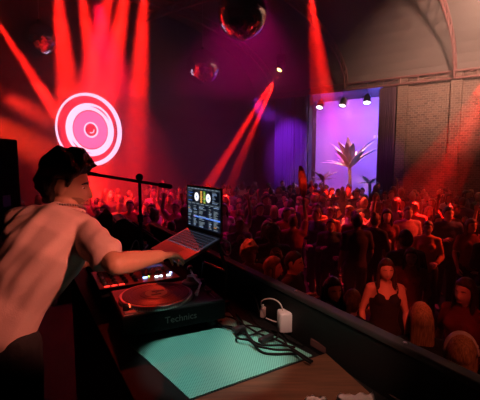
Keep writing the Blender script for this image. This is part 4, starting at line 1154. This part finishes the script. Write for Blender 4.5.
notable('person in a pale top glowing orange, left of the blond dancer', 350, 212, 1.62, 120, 'f_down', 'bob', 'blonde', 'white', 0)
notable('person in an orange top leaning at the left of the glowing group', 330, 213, 1.60, 150, 'f_bent', 'short', 'blonde', 'orange', 0)
notable('dancer with a bright yellow-orange face under the paddle, facing the booth', 316, 209, 1.66, 185, 'm_down', 'short', 'brown', 'orange', 0)
pdl = notable('person holding up a red blade-shaped paddle in the raised right arm', 293, 222, 1.62, 5, 'm_raise', 'short', 'brown', 'dark red', 0)
notable('dancer with a face lit yellow, left of the microphone stand', 130, 206, 1.70, 185, 'm_down', 'short', 'brown', 'orange', 0)
notable('dancer lit bright red just right of the DJ face', 105, 211, 1.64, 170, 'f_down', 'bob', 'brown', 'pink', 0)
notable('dancer lit red right of the microphone stand', 152, 209, 1.62, 175, 'f_clap', 'long', 'brown', 'white', 0)
notable('tall dancer with both arms up beside the laptop screen', 176, 208, 1.66, 165, 'm_both', 'short', 'brown', 'pink', 0)
notable('dancer in red near the right frame edge, facing the booth', 471, 226, 1.60, 178, 'f_down', 'long', 'dark brown', 'dark red', 1)
notable('raised-arm dancer in the middle of the dark crowd', 240, 216, 1.62, 20, 'f_raise', 'tied', 'brown', 'grey', 1)

# white headband
hb = MB(); hb.tube([(math.sin(t) * .098, .015 + .0 + .0 * math.cos(t), 1.60 + math.cos(t) * .139) for t in [(-1.5 + 3.0 * k / 14) for k in range(15)]], .030, 8, lat=(0, 1, 0), flat=.35)
hb.build('headband', CLOTH['white'], cap, True)
# paddle held in the raised hand (a thing of its own)
sc_ = pdl.scale[0]; hp = Matrix.Translation(pdl.location) @ Matrix.Rotation(pdl.rotation_euler.z, 4, 'Z') @ V((.215 * sc_, .13 * sc_, 1.96 * sc_))
pd = thing('paddle', 'long red blade-shaped foam paddle held high by a raised arm', 'paddle', hp, 0)
PDM = mat('paddle_foam', (.75, .10, .05), .6)
MB().tube([(0, 0, -.10), (0, 0, .10)], .018, 10).build('handle', PDM, pd, True)
X_ = V((.95, .2, 0)); Y_ = V((-.2, .95, 0))
MB().rings([((.0, 0, .08), X_ * .04, Y_ * .02), ((-.01, 0, .20), X_ * .075, Y_ * .028), ((-.03, 0, .38), X_ * .08, Y_ * .028), ((-.05, 0, .52), X_ * .06, Y_ * .024), ((-.07, 0, .60), X_ * .03, Y_ * .016)], 18).build('blade', PDM, pd, True)

ZONES = [(lambda x, y, px: px < 190, 'below disc sign'), (lambda x, y, px: px < 310 and y > 8, 'before blue curtains'),
         (lambda x, y, px: px < 310, 'beyond the laptop'), (lambda x, y, px: px < 395 and y > 7.5, 'below palm stage'),
         (lambda x, y, px: px < 395, 'mid dark floor'), (lambda x, y, px: y > 6, 'by brick wall'), (lambda x, y, px: True, 'near booth panel')]
rng = random.Random(21)
poses = ['m_down', 'f_down', 'm_bent', 'f_bent', 'm_down', 'f_down', 'm_clap', 'f_clap', 'm_bent', 'f_bent', 'm_down', 'f_down', 'm_bent', 'f_bent', 'm_down', 'f_raise']
cnt = 0; tries = 0
BLK = [hw(-9, 14.9, 0)]
while cnt < 235 and tries < 30000:
    tries += 1
    Y = 3.0 + 13.2 * rng.random() ** .75; px = rng.uniform(-25, 505)
    X = (px - 240) / F * Y
    w = .788 * X - .615 * Y; n = .615 * X + .788 * Y
    if not (WL + .45 < w < WR - .4 and n < NB - .75 and n > 2.2): continue
    if w < WL + .7 and False: continue
    U = .866 * X + .5 * Y; A = -.5 * X + .866 * Y
    if U < 1.55 and A < 5.3: continue
    if px < 20 and Y < 7: continue
    md = .54 if Y > 6 else .62
    if any((X - a) ** 2 + (Y - b) ** 2 < md * md for a, b in taken): continue
    # keep the sight lines to the heads that matter open
    if Y < 5.2 and any(abs(px - (240 + F * a / b)) < 26 and Y < b + .1 for a, b in taken[:26] if b < 9): continue
    if 5.2 <= Y < 6.5 and any(abs(px - (240 + F * a / b)) < 16 and Y < b for a, b in taken[10:26]): continue
    taken.append((X, Y)); cnt += 1
    key = rng.choice(poses); fem = key[0] == 'f'
    if Y < 6 and ('raise' in key): key = key[0] + '_down'
    hair = rng.choice(['long', 'bob', 'tied', 'bun', 'long']) if fem else rng.choice(['short', 'short', 'buzz', 'quiff', 'short'])
    hcol = rng.choice(['black', 'dark brown', 'dark brown', 'brown', 'black', 'blonde'])
    top = rng.choice(['black', 'black', 'navy', 'dark red', 'grey', 'black', 'white', 'dark green', 'brown'])
    if Y < 7.5 and top in ('white', 'grey', 'brown'): top = rng.choice(['black', 'navy', 'dark red'])
    away = rng.random() < .5
    yaw = rng.gauss(0, 28) + (rng.choice([0, -25]) if away else 178)
    zone = next(z for f, z in ZONES if f(X, Y, px))
    hw_ = {'long': 'long', 'bob': 'bobbed', 'tied': 'tied-back', 'bun': 'bunned', 'short': 'short', 'buzz': 'cropped', 'quiff': 'swept-up'}[hair]
    pw = {'down': 'arms down', 'bent': 'arms bent', 'clap': 'hands together', 'raise': 'one arm raised'}[key.split('_')[1]]
    lab = '%s %s hair, %s top, %s, %s, %s' % (hw_, hcol, top, pw, 'seen from behind' if away else 'facing booth', zone)
    add_person('person, ' + lab, 'dancers ' + zone, X, Y, math.radians(yaw), key, hair, hcol, top, rng.choice([0, 0, 1, 1, 2]), rng.uniform(.93, 1.06), rng.choice([None, DENIM, None]), face=(Y < 6))
print('crowd', cnt, tries)
# ------------------------------------------------------------------ haze, ambient light, camera
def haze(name, label, c, d, dens, aniso, rot, col=(1, 1, 1)):
    m = bpy.data.materials.new(name + '_volume'); m.use_nodes = True; nt = m.node_tree
    nt.nodes.clear(); out = nt.nodes.new('ShaderNodeOutputMaterial'); vs = nt.nodes.new('ShaderNodeVolumeScatter')
    vs.inputs['Density'].default_value = dens; vs.inputs['Anisotropy'].default_value = aniso; vs.inputs['Color'].default_value = (*col, 1)
    nt.links.new(vs.outputs[0], out.inputs['Volume'])
    o = MB().box(c, d).build(name, m); o.rotation_euler.z = rot
    tag(o, label, 'haze', None, 'stuff'); return o
haze('haze', 'thin stage haze filling the hall over the crowd', ((WL + WR) / 2, (1.95 + 19.3) / 2, 4.0), (WR - WL - .1, 19.3 - 1.95, 7.9), .011, .2, HALL)
haze('haze', 'thicker smoke layer hanging under the roof where the red beams start', ((WL + WR) / 2, (3.0 + 15.1) / 2, 5.9), (WR - WL - .2, 15.1 - 3.0, 3.4), .040, .2, HALL)
haze('haze', 'dense red-lit smoke in front of the disc sign wall', (-8.9, 8.2, 2.9), (4.1, 8.4, 5.4), .040, .2, HALL)

def puff(label, c, r, seed, dens):
    m = bpy.data.materials.new('smoke_volume'); m.use_nodes = True; nt = m.node_tree
    nt.nodes.clear(); out = nt.nodes.new('ShaderNodeOutputMaterial'); vs = nt.nodes.new('ShaderNodeVolumeScatter')
    vs.inputs['Density'].default_value = dens; vs.inputs['Anisotropy'].default_value = .2
    nt.links.new(vs.outputs[0], out.inputs['Volume'])
    mb = MB(); mb.sphere((0, 0, 0), 1, u=40, v=28)
    for v in mb.bm.verts:
        n = noise.noise(v.co * 1.6 + V((seed, 0, 0))) * .45 + noise.noise(v.co * 4 + V((seed, 3, 0))) * .25
        v.co = V((v.co.x * r[0], v.co.y * r[1], v.co.z * r[2])) * (1 + n)
    o = mb.build('smoke', m, None, True, c); tag(o, label, 'smoke', None, 'stuff')
puff('red-lit puff of smoke in the beam left of the disc sign', depth(36, 106, 9.3), (.75, .6, .55), 2, .22)
puff('thin red-lit smoke drifting over the DJ, under the puff', depth(24, 135, 9.2), (.8, .6, .8), 6, .12)

def area(p, tgt, e, col, sx, sy, name):
    l = bpy.data.lights.new(name, 'AREA'); l.shape = 'RECTANGLE'; l.size = sx; l.size_y = sy; l.energy = e; l.color = col
    o = bpy.data.objects.new(name, l); COL.objects.link(o); o.location = p; aim(o, V(tgt) - V(p)); return o
# unseen red fill spots, added to light the crowd and the smoke
spot(hw(-8.5, 5.5, 6.4), depth(120, 200, 10), 6000, (1, .003, .03), 24, .8, .1, 'red_fill')
spot(hw(-10.3, 3.0, 4.0), depth(140, 212, 9.8), 3500, (1, .03, .010), 14, .8, .1, 'red_fill')
spot(hw(-4.5, 9.5, 4.1), depth(345, 213, 8.5), 4200, (1, .06, .02), 14, .8, .1, 'red_fill')
spot(hw(1.5, 9.5, 4.1), depth(415, 224, 6.8), 1500, (1, .05, .02), 13, .8, .1, 'red_fill')
spot((1.2, -.2, 3.8), depth(389, 282, 3.7), 480, (1, .07, .035), 7.5, .9, .1, 'red_fill')  # added unseen spot, brightens the smiling woman
spot((1.9, -.3, 4.4), depth(435, 325, 2.7), 110, (1, .13, .06), 10, .9, .1, 'red_fill')  # added unseen spot for the heads at the lower right
spot(hw(-4, 3.5, 4.1), depth(256, 256, 4.3), 300, (1, .04, .02), 10, .9, .1, 'red_fill')
spot(hw(-6, 8, 7.0), depth(240, 205, 9), 1100, (.75, .0, .22), 40, .9, .15, 'magenta_fill')  # unseen fill added to tint the dark middle of the hall
# warm white lamp glowing in the haze at the upper right, outside the frame
spot(depth(545, -60, 7.5), depth(470, 30, 12), 7500, (1, .52, .36), 33, 1, .15, 'warm_lamp')
spot((2.0, 0, 4.2), depth(466, 300, 3.0), 90, (1, .04, .03), 6, .8, .1, 'red_fill')  # added unseen spot on the profile at the right
spot((.9, .2, 4.0), depth(300, 268, 4.2), 120, (1, .05, .03), 6, .9, .1, 'red_fill')  # unseen spot added for the heads along the booth rim
# blue on the curtains
spot(hw(-8.9, 12.2, 5.0), hw(-8.95, NB, 3.0), 1500, (.40, .03, 1), 24, .8, .1, 'blue_wash')
spot(hw(-4.2, 13.0, 5.0), hw(-4.7, NB, 2.5), 120, (.6, .10, .8), 14, .8, .1, 'violet_wash')
# stage fill: unseen area lights added to colour the stage walls
area(hw(-8.2, NB + 2.0, 5.5), hw(-8.6, NB + 4.2, 2.5), 230, (.80, .08, .9), 1.4, 1.0, 'stage_fill')
area(hw(-5.6, NB + 1.6, 5.4), hw(-6.4, NB + 4.4, 2.0), 620, (.12, .13, 1), 1.2, 1.0, 'stage_fill')
spot(hw(-5.9, NB - 1.4, 4.9), V((*depth(351, 150, 16.9).xy, 2.7)), 2600, (1, .34, .16), 15, .6, .1, 'palm_fill')  # unseen warm spot added on the hall side to brighten the fronds
# unseen booth lights on the mat and the DJ, plus an added counter fill
spot((.05, 1.25, 4.9), (-.10, 1.42, 1.98), 165, (.85, 1, .95), 5.8, .25, .03, 'booth_spot')
spot((1.35, .50, 3.5), (-.72, 1.62, 2.30), 270, (1, .24, .16), 7.5, .4, .05, 'booth_spot')
spot((.1, .2, 4.4), (.26, 1.46, 2.0), 190, (1, .50, .40), 8.5, .6, .05, 'booth_spot')  # unseen fill added for the adaptor, power strip and board
# red light from the hall reaching the DJ, the mixer and the laptop
spot(hw(-4.6, 3.6, 5.4), (-.42, 2.0, 2.42), 240, (1, .035, .015), 5, .6, .1, 'red_rim')

w = bpy.data.worlds.new('world'); SC.world = w; w.use_nodes = True
w.node_tree.nodes['Background'].inputs[0].default_value = (.02, .004, .008, 1); w.node_tree.nodes['Background'].inputs[1].default_value = .3
cam = bpy.data.cameras.new('camera'); cam.sensor_width = 36; cam.sensor_fit = 'HORIZONTAL'; cam.lens = 36 * F / 480; cam.clip_start = .02
co = bpy.data.objects.new('camera', cam); COL.objects.link(co); co.location = (0, 0, ZC); co.rotation_euler = (PI / 2 - PITCH, 0, 0)
SC.camera = co
SC.view_settings.view_transform = 'Standard'; SC.view_settings.look = 'None'; SC.view_settings.gamma = 1; SC.view_settings.use_curve_mapping = False
SC.view_settings.exposure = 0
SC.cycles.use_denoising = True
SC.cycles.volume_bounces = 0; SC.cycles.max_bounces = 6
SC.cycles.sample_clamp_indirect = 4; SC.cycles.use_light_tree = True
SC.cycles.volume_max_steps = 64
# unseen red spot added to brighten the raised paddle
spot(depth(330, 60, 4.5), pd.location + V((0, 0, .35)), 220, (1, .10, .05), 2.6, .6, .08, 'red_fill')
spot(depth(-60, 60, 8.0), depth(34, 112, 9.3), 5000, (1, .02, .01), 8, .9, .1, 'red_fill')  # unseen spot added to make the smoke puff show
spot(hw(.4, 4.2, 3.7), (-.70, 1.78, 2.60), 130, (1, .06, .03), 4.5, .7, .08, 'red_rim')  # unseen spot added to lift the DJ's face
